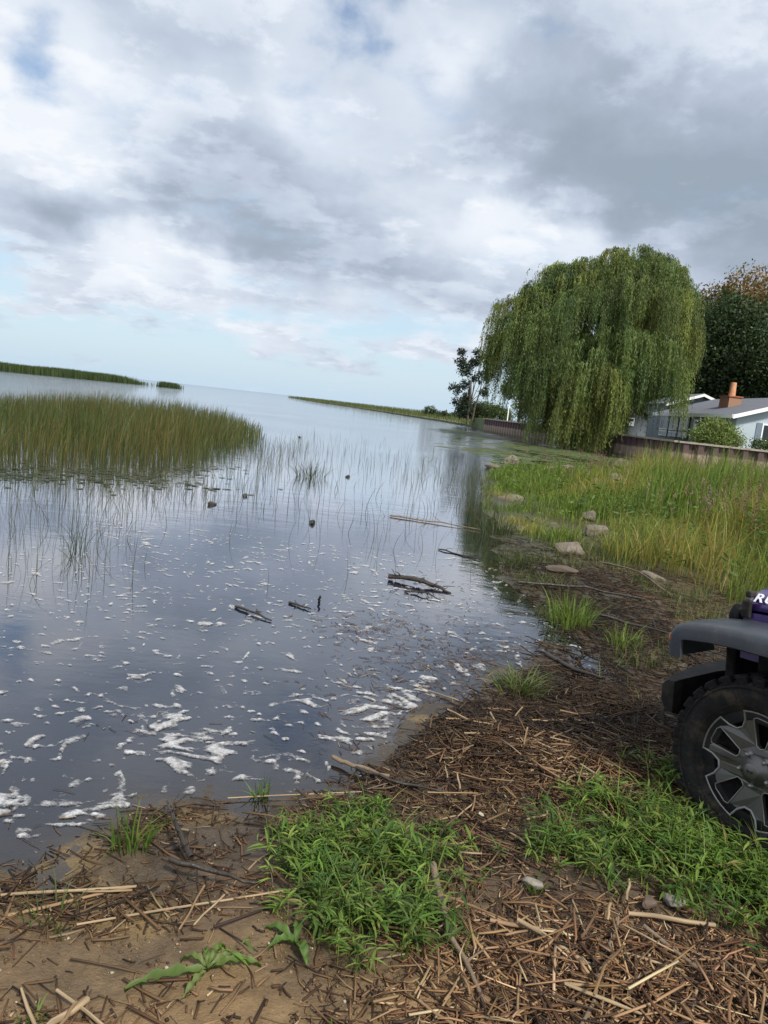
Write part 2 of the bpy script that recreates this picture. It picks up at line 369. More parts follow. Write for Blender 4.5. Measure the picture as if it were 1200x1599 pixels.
def leaf_obj(name, P, D, ln, wd, col, parent=None, mat_=None):
    V, F = leaves(P, D, ln, wd); return mesh_np(name, V, F, mat_ or MLEAF, parent, np.repeat(col, 4, 0))

# ------------------------------------------------------------------ sheet-pile seawall
m_pile, b, o_ = mat('sheet_pile')
pos = N('ShaderNodeNewGeometry').outputs['Position']; sp = N('ShaderNodeSeparateXYZ'); L(pos, sp.inputs[0])
h_ = M2('ADD', sp.outputs['Z'], M2('MULTIPLY', M2('SUBTRACT', NZ(pos, 1.5, 5, .6), .5), .25))
rp = N('ShaderNodeValToRGB'); L(M2('DIVIDE', h_, 1.5), rp.inputs[0]); e = rp.color_ramp.elements
e[0].position = 0; e[0].color = (.11, .10, .05, 1); e[1].position = 1; e[1].color = (.06, .035, .038, 1)
for p_, c_ in ((.12, (.20, .155, .115, 1)), (.48, (.25, .19, .155, 1)), (.56, (.075, .042, .045, 1))): x = e.new(p_); x.color = c_
L(rp.outputs[0], b.inputs['Base Color']); b.inputs['Roughness'].default_value = .8
def seawall(name, A, B, label):
    A, B = np.array(A, float), np.array(B, float); Ln = np.hypot(*(B - A)); d = (B - A) / Ln; nrm = np.array([-d[1], d[0]])
    root = empty(name, (A[0], A[1], 0)); n = int(Ln / .9); pitch = Ln / n
    prof = [(0, 0), (.18, .0), (.32, .22), (.62, .22), (.76, .0), (.9, 0)]
    for i in range(n):
        bm = bmesh.new(); lo = []; hi = []
        for u, w in prof:
            p = d * (i * pitch + u) + nrm * w
            lo.append(bm.verts.new((p[0], p[1], -.9))); hi.append(bm.verts.new((p[0], p[1], 1.44)))
        for q in range(5): bm.faces.new((lo[q], lo[q + 1], hi[q + 1], hi[q]))
        from_bm('sheet_pile', bm, m_pile, root)
    m_cap = pmat('wall_cap', (.26, .225, .175), .85, 0, .3, 2)
    a = nrm * -.35; c = nrm * .30
    prof = [(a[0], a[1]), (c[0], c[1]), (c[0] + d[0] * Ln, c[1] + d[1] * Ln), (a[0] + d[0] * Ln, a[1] + d[1] * Ln)]
    prism('cap', prof, 'z', 1.44, 1.56, m_cap, root)
    return tag(root, label, 'seawall')
seawall('seawall', (19, 51), (11.4, 96), 'corrugated rusty sheet pile seawall receding past the willow')
seawall('seawall', (34, 49), (19, 51), 'corrugated sheet pile seawall in front of the grey house and rounded shrub')

# ------------------------------------------------------------------ house
m_side = pmat('pale_siding', (.36, .42, .47), .7, 0, .06, 1.5)
m_dkside = pmat('dark_siding', (.12, .14, .17), .7, 0, .1, 1.5)
m_white = pmat('white_trim', (.78, .78, .78), .5, 0, .04, 2)
m_roof = pmat('grey_shingles', (.115, .12, .145), .85, 0, .2, 3, .5, 14)
m_shut = pmat('shutter', (.13, .17, .22), .6, 0, .05, 3)
m_glass = pmat('window_glass', (.02, .025, .03), .08, 0, .1, 1)
m_brick, b, o_ = mat('chimney_brick')
bt = N('ShaderNodeTexBrick'); L(N('ShaderNodeTexCoord').outputs['Object'], bt.inputs[0]); bt.inputs['Scale'].default_value = 5; bt.inputs['Mortar Size'].default_value = .008
bt.inputs['Color1'].default_value = (.36, .12, .06, 1); bt.inputs['Color2'].default_value = (.24, .085, .05, 1); bt.inputs['Mortar'].default_value = (.28, .16, .1, 1)
L(bt.outputs[0], b.inputs['Base Color']); b.inputs['Roughness'].default_value = .9
m_pot = pmat('clay_pot', (.50, .25, .13), .8, 0, .2, 3)
hx, hy0, hy1, hz = 24.8, 56.0, 72.0, 1.42
ho = empty('house', (hx, hy0, hz))
def hb(name, lo, hi, m, parent=ho): return box(name, lo, hi, m, parent)
EV = 2.45; RX = 4.9; RZ = EV + RX * .34
prism('wall', [(0, 0), (9.8, 0), (9.8, EV), (RX, RZ - .1), (0, EV)], 'y', 0, 8.5, m_side, ho)
box('porch_wall', (0.05, 8.5, 0), (9.8, 16, EV), m_dkside, ho)
def slab(name, p, t, m, parent):
    bm = bmesh.new(); A = [bm.verts.new(q) for q in p]; B = [bm.verts.new((q[0], q[1], q[2] + t)) for q in p]
    bm.faces.new(A[::-1]); bm.faces.new(B)
    for i in range(4): bm.faces.new((A[i], A[(i + 1) % 4], B[(i + 1) % 4], B[i]))
    return from_bm(name, bm, m, parent)
OH = .55
slab('roof', [(-OH, -OH, EV - .18), (RX, -OH, RZ), (RX, 16.5, RZ), (-OH, 16.5, EV - .18)], .14, m_roof, ho)
slab('roof', [(RX, -OH, RZ), (9.8 + OH, -OH, EV - .18), (9.8 + OH, 16.5, EV - .18), (RX, 16.5, RZ)], .14, m_roof, ho)
box('fascia', (-OH - .06, -OH, EV - .30), (-OH, 16.5, EV - .02), m_white, ho)
slab('fascia', [(-OH, -OH - .06, EV - .34), (RX, -OH - .06, RZ - .16), (RX, -OH, RZ - .16), (-OH, -OH, EV - .34)], .28, m_white, ho)
slab('fascia', [(RX, -OH - .06, RZ - .16), (9.8 + OH, -OH - .06, EV - .34), (9.8 + OH, -OH, EV - .34), (RX, -OH, RZ - .16)], .28, m_white, ho)
def win(side, a, w, z0, h, shut=False, mull=1):
    """window in the west (x=0) or south (y=0) wall"""
    def bb(lo, hi):
        return ((lo[1], lo[0], lo[2]), (hi[1], hi[0], hi[2])) if side == 's' else (lo, hi)
    fr_ = box('window', *bb((-.07, a, z0), (-.004, a + w, z0 + h)), m_white, ho)
    iw = (w - .10 * (mull + 1)) / mull
    for i in range(mull):
        y = a + .10 + i * (iw + .10)
        box('pane', *bb((-.085, y, z0 + .1), (-.073, y + iw, z0 + h - .1)), m_glass, fr_)
    if shut:
        for y in (a - .42, a + w + .02): box('shutter', *bb((-.05, y, z0 - .03), (-.006, y + .4, z0 + h + .03)), m_shut, ho)
win('w', 1.6, 1.1, .75, 1.25, True)
win('w', 4.6, 3.2, .95, 1.1, False, 2)
for a in (8.9, 11.3, 13.7):
    win('w', a, 2.0, .95, 1.25, False, 2); win('w', a, 2.0, .38, .5, False, 2)
win('s', 1.9, 1.3, .75, 1.25, True)
# chimney: wide brick base and a slim clay stack
ch = box('chimney', (1.6, 5.6, EV + .15), (2.6, 7.4, EV + 1.55), m_brick, ho)
box('chimney_cap', (1.52, 5.52, EV + 1.552), (2.68, 7.48, EV + 1.64), m_brick, ch)
bm = bmesh.new(); bmesh.ops.create_cone(bm, cap_ends=True, segments=14, radius1=.27, radius2=.22, depth=1.1, matrix=Matrix.Translation((2.1, 6.4, EV + 2.19)))
from_bm('clay_stack', bm, m_pot, ch)
# rear wing with its own low gable
prism('rear_wall', [(2.0, 0), (9, 0), (9, 3.2), (5.2, 4.55), (2.0, 3.4)], 'y', 20.2, 27, m_dkside, ho)
slab('rear_roof', [(1.6, 19.8, 3.45), (5.2, 19.8, 4.75), (5.2, 27.4, 4.75), (1.6, 27.4, 3.45)], .12, m_roof, ho)
slab('rear_roof', [(5.2, 19.8, 4.75), (9.4, 19.8, 3.25), (9.4, 27.4, 3.25), (5.2, 27.4, 4.75)], .12, m_roof, ho)
slab('rear_fascia', [(1.6, 19.72, 3.28), (5.2, 19.72, 4.58), (5.2, 19.79, 4.58), (1.6, 19.79, 3.28)], .26, m_white, ho)
slab('rear_fascia', [(5.2, 19.72, 4.58), (9.4, 19.72, 3.08), (9.4, 19.79, 3.08), (5.2, 19.79, 4.58)], .26, m_white, ho)
tag(ho, 'pale blue grey house with grey roof, white trim and brick chimney', 'house')
# small dark shed glimpsed below the willow
sh = empty('garden_shed', (20.0, 67, 1.42))
box('wall', (0, 0, 0), (2.0, 2.6, 1.9), m_dkside, sh)
prism('roof', [(-.2, 1.8), (1.0, 2.5), (2.2, 1.8), (2.2, 1.92), (1.0, 2.62), (-.2, 1.92)], 'y', -.3, 2.9, m_roof, sh)
w_ = box('window', (.25, -.06, .9), (.85, -.004, 1.6), m_white, sh); box('pane', (.33, -.075, 1.3), (.77, -.063, 1.52), m_glass, w_)
box('post', (-.25, -.28, 0), (-.15, -.18, 1.95), m_white, sh)
tag(sh, 'small dark garden shed half hidden below the willow', 'shed')
# white post on the far lawn
pst = box('post', (14.05, 95.9, 1.42), (14.17, 96.02, 3.5), m_white); tag(pst, 'slim white post standing on the far seawall lawn', 'post')

# ------------------------------------------------------------------ trees
def limbs(base, tips, r0, r1, sides=7):
    parts = []
    for t in tips:
        b_ = np.array(base, float); t = np.array(t, float); m_ = b_ + (t - b_) * .5; m_[2] += .12 * np.linalg.norm(t - b_); m_[:2] += rng.normal(0, .05, 2) * np.linalg.norm(t - b_)
        q = [(1 - u) ** 2 * b_ + 2 * u * (1 - u) * m_ + u * u * t for u in np.linspace(0, 1, 8)]
        parts.append(tube_np(q, np.linspace(r0, r1, 8), sides, .15))
    return parts
BOUGHS = [(18.6, 66.0, 14.4, 3.2), (21.4, 67.0, 14.4, 2.8), (15.4, 66.0, 13.8, 2.6), (13.4, 65.0, 12.5, 2.8), (11.1, 65.0, 11.7, 2.6), (9.5, 65.0, 9.4, 2.4), (8.8, 66.0, 7.3, 1.9),
          (11.7, 62.0, 8.4, 2.8), (14.3, 61.0, 10.0, 3.0), (17.4, 61.0, 10.9, 3.2), (20.7, 62.0, 11.3, 2.8), (23.2, 67.0, 13.4, 2.2), (16.1, 59.0, 7.6, 2.6), (18.8, 59.0, 7.4, 2.6),
          (13.8, 60.0, 6.5, 2.6), (11.4, 61.0, 5.3, 2.2), (22.2, 63.0, 9.1, 2.2), (18.2, 58.5, 5.4, 2.2), (15.3, 58.5, 5.1, 2.2), (12.8, 59.5, 3.9, 2.2), (20.9, 61.0, 6.3, 1.8),
          (12.1, 60.0, 2.8, 1.8), (13.9, 59.0, 2.5, 1.7), (15.5, 70, 12.5, 3), (19, 71, 13.5, 3), (22, 70, 11.5, 2.6), (12, 68, 9.5, 2.4), (22.8, 66, 9.6, 2.0), (17, 63.5, 13.2, 2.6), (20, 64.5, 13.8, 2.6), (10.3, 63, 6.6, 1.8), (12.6, 61.5, 6.0, 2.0), (14.8, 60.5, 2.6, 1.6), (13.0, 61.5, 2.2, 1.5), (17, 66, 8.0, 3.0), (14, 66.5, 7.5, 3.0), (20.5, 66.5, 8, 2.6), (15, 65, 4.5, 2.6), (18, 65, 4.5, 2.2), (12, 64, 4, 2.0), (10.2, 64, 8.6, 1.4), (16.6, 65, 14.9, 1.4), (19.8, 66, 15.6, 1.5), (11.0, 64.5, 11.6, 2.0), (9.8, 64, 9.8, 1.8), (8.6, 65, 8.0, 1.5), (22.4, 66.5, 14.9, 1.2), (12.2, 64.5, 13.6, 1.5), (23.6, 66, 11.0, 1.4), (15.8, 61, 3.0, 1.6), (17.4, 62, 3.4, 1.5), (16.5, 62.5, 5.8, 1.8)]
def willow():
    rng = np.random.default_rng(5)
    root = empty('weeping_willow', (17.6, 66, 1.42)); org = np.array([17.6, 66, 1.42])
    parts = [tube_np([(0, 0, -.3), (.1, 0, 1.2), (.3, .1, 3.2), (.2, .1, 5.0)], [1.0, .72, .62, .5], 12, .15)]
    tips = [np.array(b_[:3]) - org - [0, 0, .6] for b_ in BOUGHS]
    parts += limbs((.2, .1, 3.2), tips[:20:2] + tips[23:], .30, .06)
    parts += limbs((.2, .1, 4.6), tips[1:20:2], .26, .06)
    V, F = join_np(parts); mesh_np('trunk', V, F, MBARK, root, None, True)
    Ps, Ds, Ls, Ws, Cs = [], [], [], [], []
    for bx, by, bz, br in BOUGHS:
        br *= rng.uniform(.82, 1.08); bx += rng.normal(0, .2); bz += rng.normal(0, .25); bx -= max(bx - 18, 0) * .10
        hue = rng.uniform(0, 1); lift = np.clip((bz - 3) / 12, 0, 1)
        bcol = np.array([.074, .118, .036]) * (1 - hue) + np.array([.172, .196, .048]) * hue
        for _ in range(int(12.5 * br)):                       # curtains of strands, with gaps between them
            a = rng.uniform(0, 6.283); rr = math.sqrt(rng.uniform(0.03, 1)); dome = math.sqrt(max(0, 1 - rr * rr))
            top = np.array([bx + br * rr * math.cos(a), by + br * rr * math.sin(a), bz + br * .80 * dome + rng.normal(0, .12)])
            cl = rng.uniform(1.3, 3.6) * (.75 + .55 * rr); cc_ = bcol * rng.uniform(.5, 1.5); sw0 = rng.normal(0, .10, 2); cw = rng.uniform(.14, .34)
            for _k in range(13):
                p0 = top + rng.normal(0, 1, 3) * [cw, cw, .12]
                ln_ = cl * rng.uniform(.6, 1.1); n = max(int(ln_ / .085), 3); t = np.linspace(0, 1, n)
                out = rng.uniform(.15, .6) * (.4 + rr); sw = sw0 + rng.normal(0, .05, 2)
                path = np.c_[p0[0] + math.cos(a) * out * (1 - np.exp(-3 * t)) + sw[0] * t * ln_ * .4, p0[1] + math.sin(a) * out * (1 - np.exp(-3 * t)) + sw[1] * t * ln_ * .4,
                             p0[2] + .25 * np.sin(np.minimum(t * 6, 3.14)) - ln_ * t ** 1.12]
                path += rng.normal(0, .025, path.shape); path = path[path[:, 2] > .12]; n = len(path)
                if n < 2: continue
                Ps.append(path); Ds.append(np.c_[rng.normal(0, .3, n), rng.normal(0, .3, n), -rng.uniform(.55, 1.2, n)])
                Ls.append(rng.uniform(.17, .30, n)); Ws.append(rng.uniform(.040, .066, n)); Cs.append(cc_ * rng.uniform(.85, 1.15, (n, 1)))
    P = np.concatenate(Ps) - org
    leaf_obj('crown', P, np.concatenate(Ds), np.concatenate(Ls), np.concatenate(Ws), np.concatenate(Cs), root)
    tag(root, 'huge weeping willow with trailing green strands at the water edge', 'tree')
willow()
def tree(name, loc, h, lobes, n, cols, label, lsz=(.22, .38), r0=.35, stems=1, cat='tree', group=None, topcol=None, sparse=.35, droop=0):
    root = empty(name, loc); parts = []
    c = np.array([l[:3] for l in lobes]); rr = np.array([l[3] for l in lobes])
    for s in range(stems):
        a = 6.28 * s / max(stems, 1); off = np.array([math.cos(a), math.sin(a), 0]) * (.5 if stems > 1 else 0)
        top = np.array([off[0] * 2.5, off[1] * 2.5, h * .55])
        q = [np.array([0, 0, -.2]) + off, off * 1.3 + [0, 0, h * .2], off * 1.8 + [rng.normal(0, .1), rng.normal(0, .1), h * .38], top]
        parts.append(tube_np(q, np.array([1.25, 1, .8, .4]) * r0, 8, .15))
    parts += limbs((0, 0, h * .25), c, r0 * .45, .03, 5)
    V, F = join_np(parts); mesh_np('trunk', V, F, MBARK, root, None, True)
    w = rr ** 2; k = rng.choice(len(lobes), n, p=w / w.sum())
    # leaf clusters near the surface of each lobe
    nc = max(n // 14, 1); ck = rng.choice(len(lobes), nc, p=w / w.sum())
    u = rng.normal(size=(nc, 3)); u /= np.linalg.norm(u, axis=1, keepdims=True)
    cc = c[ck] + u * (rr[ck] * (sparse + (1.06 - sparse) * rng.uniform(0, 1, nc) ** .5))[:, None] * np.array([1, 1, .85])
    j = rng.integers(0, nc, n); P = cc[j] + rng.normal(0, 1, (n, 3)) * (rr[ck][j] * .10 + .12)[:, None]
    P = P[P[:, 2] > .05]; n = len(P); j = j[:n]
    D = rng.normal(size=(n, 3)) + np.array([0, 0, -.3 - droop]); col = pick(cols, n, None, .25) * (rng.uniform(.55, 1.45, nc)[j])[:, None]
    if topcol is not None:
        zt = np.clip((P[:, 2] / h - .78) * 4 + rng.normal(0, .45, n) + (rng.normal(0, .5, nc)[j]), 0, 1)[:, None]; col = col * (1 - zt) + pick([topcol], n, None, .3) * zt
    leaf_obj('crown', P, D, rng.uniform(*lsz, n), rng.uniform(*lsz, n) * .55, col, root)
    return tag(root, label, cat, group)
def lobe_set(h, r, n, z0=.35):
    out = []
    for i in range(n):
        z = h * (z0 + (0.92 - z0) * (i + .5) / n); f = math.sin(math.pi * min(max((z / h - z0 * .6) / (1.12 - z0 * .6), 0.05), 1)) ** .7
        a = i * 2.4; d = r * f * rng.uniform(.35, .75); out.append((math.cos(a) * d, math.sin(a) * d, z, r * rng.uniform(.34, .5) * (.55 + .5 * f)))
    return out
DK = [(.024, .044, .016), (.034, .058, .021), (.018, .034, .015), (.052, .080, .028)]
tree('maple_tree', (38.5, 88, 1.42), 15.5, lobe_set(15.5, 8.5, 22, .2), 70000, DK, 'dark green broadleaf tree rising right behind the house', (.28, .45))
tree('maple_tree', (45.0, 101, 1.42), 20.5, lobe_set(20.5, 11, 22, .3), 70000, [(.035, .05, .018), (.05, .06, .02)], 'tall tree with rusty orange top behind the house', (.3, .5), topcol=(.21, .12, .04))
tree('maple_tree', (34.5, 99, 1.42), 18.5, lobe_set(18.5, 8, 18, .15), 40000, DK, 'dark tree mostly hidden between the willow and the house roof', (.3, .5), topcol=(.15, .10, .035))
tree('maple_tree', (51, 84, 1.42), 14, lobe_set(14, 7, 14, .1), 20000, [(.045, .07, .025), (.035, .055, .02)], 'mid green tree at the right edge behind the roof', (.28, .45))
sl_ = [(-1.8, 0, 2.5, 1.0), (-2.6, .3, 4.6, .9), (-1.5, 0, 7.4, 1.1), (-2.3, 0, 8.9, .9), (-.4, .4, 8.6, 1.0), (.8, 0, 9.3, .9), (1.6, 0, 7.0, 1.1), (.5, 0, 6.2, .8), (-1.2, .2, 5.3, .8), (1.9, 0, 4.6, .8), (-1.0, 0, 1.5, 1.3), (.2, 0, 10.2, .6), (-2.4, 0, 10.0, .6), (-.8, 0, 3.4, .9)]
tree('slender_tree', (11.5, 118, 1.0), 11, sl_, 5200, [(.022, .036, .024), (.03, .045, .026)], 'thin open tree with bare stems left of the willow', (.26, .42), .13, 3, sparse=.2)
tree('leaning_tree', (17.0, 105, 1.42), 8.5, [(-1.2, 0, 4.4, 1.6), (0, 0, 5.6, 1.7), (1.4, 0, 4.6, 1.8), (.8, 0, 2.2, 1.7), (2.2, 0, 2.6, 1.6), (2.6, 0, 5.2, 1.7), (-2.0, 0, 4.0, 1.0), (3.6, 0, 3.5, 2.0)], 9000, [(.024, .04, .02), (.035, .052, .024)], 'dark spreading tree at the left hem of the willow', (.24, .4), .2)
tree('shrub', (15.0, 126, 1.3), 3.0, [(-1.8, 0, 1.2, 1.4), (0, 0, 1.6, 1.6), (1.8, 0, 1.3, 1.4), (3.2, 0, 1.0, 1.2)], 6000, [(.075, .105, .035), (.06, .09, .03)], 'light green rounded shrub behind the slender tree', (.22, .36), .08, cat='shrub')
tree('shrub', (12.3, 121, 1.2), 3.4, [(-1.2, 0, 1.0, 1.2), (.4, 0, 1.3, 1.5), (1.8, 0, 1.0, 1.2)], 6000, [(.03, .048, .018), (.045, .065, .022)], 'dark green shrub at the foot of the slender tree', (.22, .36), .08, cat='shrub')
tree('shrub', (22.1, 52.9, 1.42), 1.9, [(-.9, 0, .7, .65), (-.2, 0, 1.2, .75), (.6, 0, 1.0, .75), (1.3, 0, .5, .6), (.1, -.5, .6, .7)], 9000, [(.15, .20, .05), (.11, .16, .04), (.19, .22, .08)], 'rounded yellow green shrub in front of the pale house', (.10, .18), .05, cat='shrub')
tree('shrub', (25.5, 52.5, 1.42), 1.0, [(-.5, 0, .4, .45), (.4, 0, .4, .45)], 1600, [(.07, .10, .03)], 'low green shrub below the south wall of the house', (.10, .18), .03, cat='shrub')
for i, (x, y, h, lb) in enumerate([(9.0, 200, 2.6, 'leftmost tiny bush on the far marsh spit'), (13.0, 205, 1.8, 'second tiny bush on the far marsh spit'), (17.5, 210, 2.4, 'tiny bush on the far marsh spit nearest the slender tree')]):
    tree('bush', (x, y, .28), h, [(-.9, 0, h * .5, h * .4), (.3, 0, h * .65, h * .42), (1.2, 0, h * .4, h * .35)], 900, [(.05, .075, .03)], lb, (.3, .5), .06, cat='bush', group='bushes on the far spit')

# ------------------------------------------------------------------ reeds in the lake
ISLE = [(-16, 9.5), (-6.6, 12.3), (-6.0, 14.0), (-5.2, 14.9), (-4.3, 16.4), (-4.1, 20.5), (-4.4, 27), (-6.1, 36), (-11, 40), (-15, 36), (-22, 27), (-24, 16)]
def scatter(n, x0, x1, y0, y1, keep):
    X = rng.uniform(x0, x1, n); Y = rng.uniform(y0, y1, n); m = rng.uniform(0, 1, n) < keep(X, Y); return X[m], Y[m]
X, Y = scatter(34000, -24, -3.6, 9.5, 40, lambda x, y: np.clip(sdp(x, y, ISLE) / .8 + .15 + (fbm(x, y, 91, 3) - .5), 0, 1) * np.clip(1.25 - (y - 12) / 60, .3, 1))
n = len(X); hgt = rng.uniform(.62, 1.32, n) * np.clip(.5 + sdp(X, Y, ISLE) * .35, .4, 1.05) * (.85 + .3 * fbm(X * 1.2, Y * 1.2, 97, 3))
rust = np.clip((fbm(X * .35, Y * .35, 95, 3) - .40) * 3.2, 0, 1)
az = rng.normal(0, 1.3, n); u_ = X / Y; hgt = hgt * .95 * np.clip(1.0 - .35 * ((u_ + .34) / .18) ** 2, .45, 1)
V, F, T, k = blades(np.c_[X, Y, np.full(n, -.1)], hgt + .1, rng.uniform(.012, .026, n), az, np.abs(rng.normal(0, .26, n)), 3)
c0 = pick([(.060, .098, .026), (.042, .072, .022), (.095, .115, .035)], n, None, .4); c1 = pick([(.22, .125, .040), (.16, .12, .036), (.09, .10, .03)], n, None, .4)
cc = c0 * (1 - rust[:, None] * .55) + c1 * rust[:, None] * .55; cc = np.repeat(cc, k, 0)
cc = cc * np.array([.74, .80, .72]); tp_ = (np.clip((T - .55) * 2.2, 0, 1) * np.repeat(rng.uniform(0, .8, n), k))[:, None]; cc = cc * (1 - tp_) + np.array([.15, .10, .045]) * tp_
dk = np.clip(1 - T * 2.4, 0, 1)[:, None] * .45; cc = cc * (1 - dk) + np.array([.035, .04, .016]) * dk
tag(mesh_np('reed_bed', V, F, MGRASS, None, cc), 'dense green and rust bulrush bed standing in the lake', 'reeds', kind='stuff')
# thin emergent reeds scattered over the shallows
SP = [(-6.3, 11.2, 2.4, 1.6, 420), (-4.2, 12.6, 2.2, 2.0, 520), (-3.4, 8.0, .7, 1.0, 42), (-2.6, 6.6, .5, .8, 24), (-3.4, 19, 1.2, 4.5, 300), (-3.6, 24, 1.2, 5, 240), (-1.8, 16.5, 1.6, 1.6, 50), (-.5, 22, 2.2, 5, 110), (.9, 13, 1.0, 3, 50), (1.2, 18.5, 1.2, 4, 110),
      (1.6, 10.5, .35, 2.2, 150), (1.9, 14.5, .4, 3.0, 190), (2.5, 20, .5, 4, 190), (-4.0, 8.3, .9, .5, 60), (-3.2, 6.6, .4, .5, 30), (-1.5, 11.5, 1.8, 1.2, 60), (2.0, 26, 1.8, 5, 110), (-4.2, 9.6, 1.5, .9, 110), (-7.5, 9.3, 1.6, 1, 120), (0.0, 9.5, 1.2, 2, 26), (-1.0, 30, 3, 6, 90)]
P_ = np.concatenate([np.c_[rng.normal(a, c * .6, n), rng.normal(b_, d * .6, n)] for a, b_, c, d, n in SP])
P_ = P_[(sdp(P_[:, 0], P_[:, 1], BANK) < .1)]
n = len(P_)
tag(blade_obj('sparse_reeds', np.c_[P_, np.full(n, -.05)], rng.uniform(.18, .62, n), rng.uniform(.0035, .007, n) * np.clip(P_[:, 1] / 9, .8, 1.6), np.abs(rng.normal(.15, .25, n)), [(.045, .06, .022), (.03, .04, .02), (.075, .075, .03)], seg=4), 'thin scattered reed stems standing in the shallow water', 'reeds', kind='stuff')
def tuft(name, x, y, n, h, spread, cols, label, cat='grass tuft', wd=.008, bend=.45, group=None, water=False, seg=4):
    z = 0.0 if water else None
    px = np.clip(rng.normal(0, spread, n), -1.7 * spread, 1.7 * spread) * .8; py = np.clip(rng.normal(0, spread, n), -1.7 * spread, 1.7 * spread) * .8
    z0 = float(gh(np.array([x]), np.array([y]))[0]) if z is None else -.03
    o = blade_obj(name, np.c_[px, py, np.full(n, -.01)], rng.uniform(.5, 1.0, n) * h, rng.uniform(.7, 1.3, n) * wd, np.abs(rng.normal(bend, .3, n)), cols, seg=seg, az=np.arctan2(py, px) + rng.normal(0, .6, n))
    o.location = (x, y, z0); return tag(o, label, cat, group)
GR = [(.055, .10, .018), (.075, .125, .022), (.10, .145, .03)]
tuft('reed_tuft', -1.72, 16.9, 90, .55, .22, [(.04, .05, .02), (.06, .07, .025)], 'dark leaning reed tuft alone in open water right of the reed bed', 'reed tuft', .012, .55, water=True)
tuft('reed_tuft', -3.05, 7.5, 22, .55, .10, [(.035, .055, .02)], 'thin tall reed tuft in the water at the left edge', 'reed tuft', .007, .3, water=True)
tuft('reed_tuft', -2.75, 6.9, 16, .5, .13, [(.05, .06, .022)], 'bent thin reed tuft nearest the left edge foam', 'reed tuft', .006, .5, water=True)
tuft('grass_tuft', -.40, 3.12, 26, .13, .025, GR, 'small green sprig standing in the foam edge', wd=.009)
tuft('grass_tuft', -.80, 2.62, 46, .22, .045, GR, 'green tuft beside the dark twig heap at the water edge', wd=.008)
tuft('grass_tuft', -.92, 2.2, 30, .16, .06, [(.07, .10, .03)], 'pale thin tuft on the left mud', wd=.005)
tuft('grass_tuft', -1.1, 2.0, 40, .2, .06, GR, 'green tuft cut by the left edge near the bottom', wd=.008)
tuft('grass_tuft', 1.75, 6.6, 150, .38, .13, [(.12, .17, .03), (.10, .15, .028)], 'bright yellow green tuft at the water edge beyond the vehicle', wd=.009)
tuft('grass_tuft', 2.05, 6.0, 70, .26, .10, [(.11, .155, .03)], 'short bright tuft in the wet debris before the fender', wd=.008)
tuft('grass_tuft', 1.0, 4.75, 170, .22, .10, [(.075, .105, .03), (.10, .12, .04)], 'flattened olive tuft at the corner of the straw heap', wd=.007, bend=.9)
tuft('grass_tuft', 1.65, 8.9, 90, .30, .16, [(.03, .045, .018), (.05, .065, .02)], 'dark reed tuft at the water edge left of the wood chunk', wd=.008)
tuft('grass_tuft', 1.75, 11.4, 110, .4, .18, [(.035, .05, .02)], 'dark reed tuft at the water edge below the grassy point', wd=.01)
for x, y, n_, h_, lb in [(.72, 2.6, 18, .10, 'tiny green sprig between the two weed patches'), (.02, 1.82, 16, .07, 'tiny green shoot in the sand near the bottom'), (-.78, 1.80, 14, .07, 'tiny green rosette at the bottom left corner')]:
    tuft('grass_sprig', x, y, n_, h_, .02, GR, lb, wd=.008, bend=.6)
# far reed banks across the water
def far_reeds(name, A, B, w, n, h, label):
    t = rng.uniform(0, 1, n); X = A[0] + (B[0] - A[0]) * t + rng.normal(0, w, n); Y = A[1] + (B[1] - A[1]) * t + rng.uniform(-w, w * 3, n)
    hh = h * rng.uniform(.75, 1.05, n) * np.clip(np.minimum(t, 1 - t) * 16, .45, 1) * (.86 + .28 * vn(t * 18, t * 0, 3))
    return tag(blade_obj(name, np.c_[X, Y, np.full(n, -.1)], hh, rng.uniform(.12, .24, n), np.abs(rng.normal(0, .12, n)), [(.035, .058, .018), (.045, .07, .022), (.055, .075, .025)], seg=2), label, 'reeds', kind='stuff')
far_reeds('far_reed_bank', (-125, 165), (-87, 245), 3.0, 26000, 2.7, 'long dark green reed bank across the lake at the left')
far_reeds('far_reed_clump', (-77.8, 254), (-73, 252), 1.0, 1600, 2.0, 'small lone reed clump on the lake horizon')
X, Y = scatter(60000, -90, 60, 105, 650, lambda x, y: (sdp(x, y, MARSH) > -.6) * np.clip(160 / y, .05, 1))
n = len(X)
tag(blade_obj('marsh_grass', np.c_[X, Y, np.full(n, .1)], rng.uniform(.5, 1.15, n) * np.clip(Y / 160, .8, 1.7), rng.uniform(.09, .18, n) * np.clip(Y / 150, .8, 3), np.abs(rng.normal(0, .2, n)), [(.085, .105, .03), (.065, .09, .026), (.11, .11, .04)], seg=2), 'green marsh grass covering the far spit', 'marsh grass', kind='stuff')
X, Y = scatter(9000, 12, 36, 50, 122, lambda x, y: np.clip(1.2 - np.abs(sdp(x, y, LAWN)) / 1.4, 0, 1) * (sdp(x, y, LAWN) > .45))
n = len(X)
tag(blade_obj('lawn_edge_grass', np.c_[X, Y, np.full(n, 1.4)], rng.uniform(.15, .5, n), rng.uniform(.03, .06, n), np.abs(rng.normal(0, .3, n)), [(.07, .10, .03), (.10, .115, .04)], seg=2), 'unmown grass along the seawall edge', 'grass', kind='stuff')
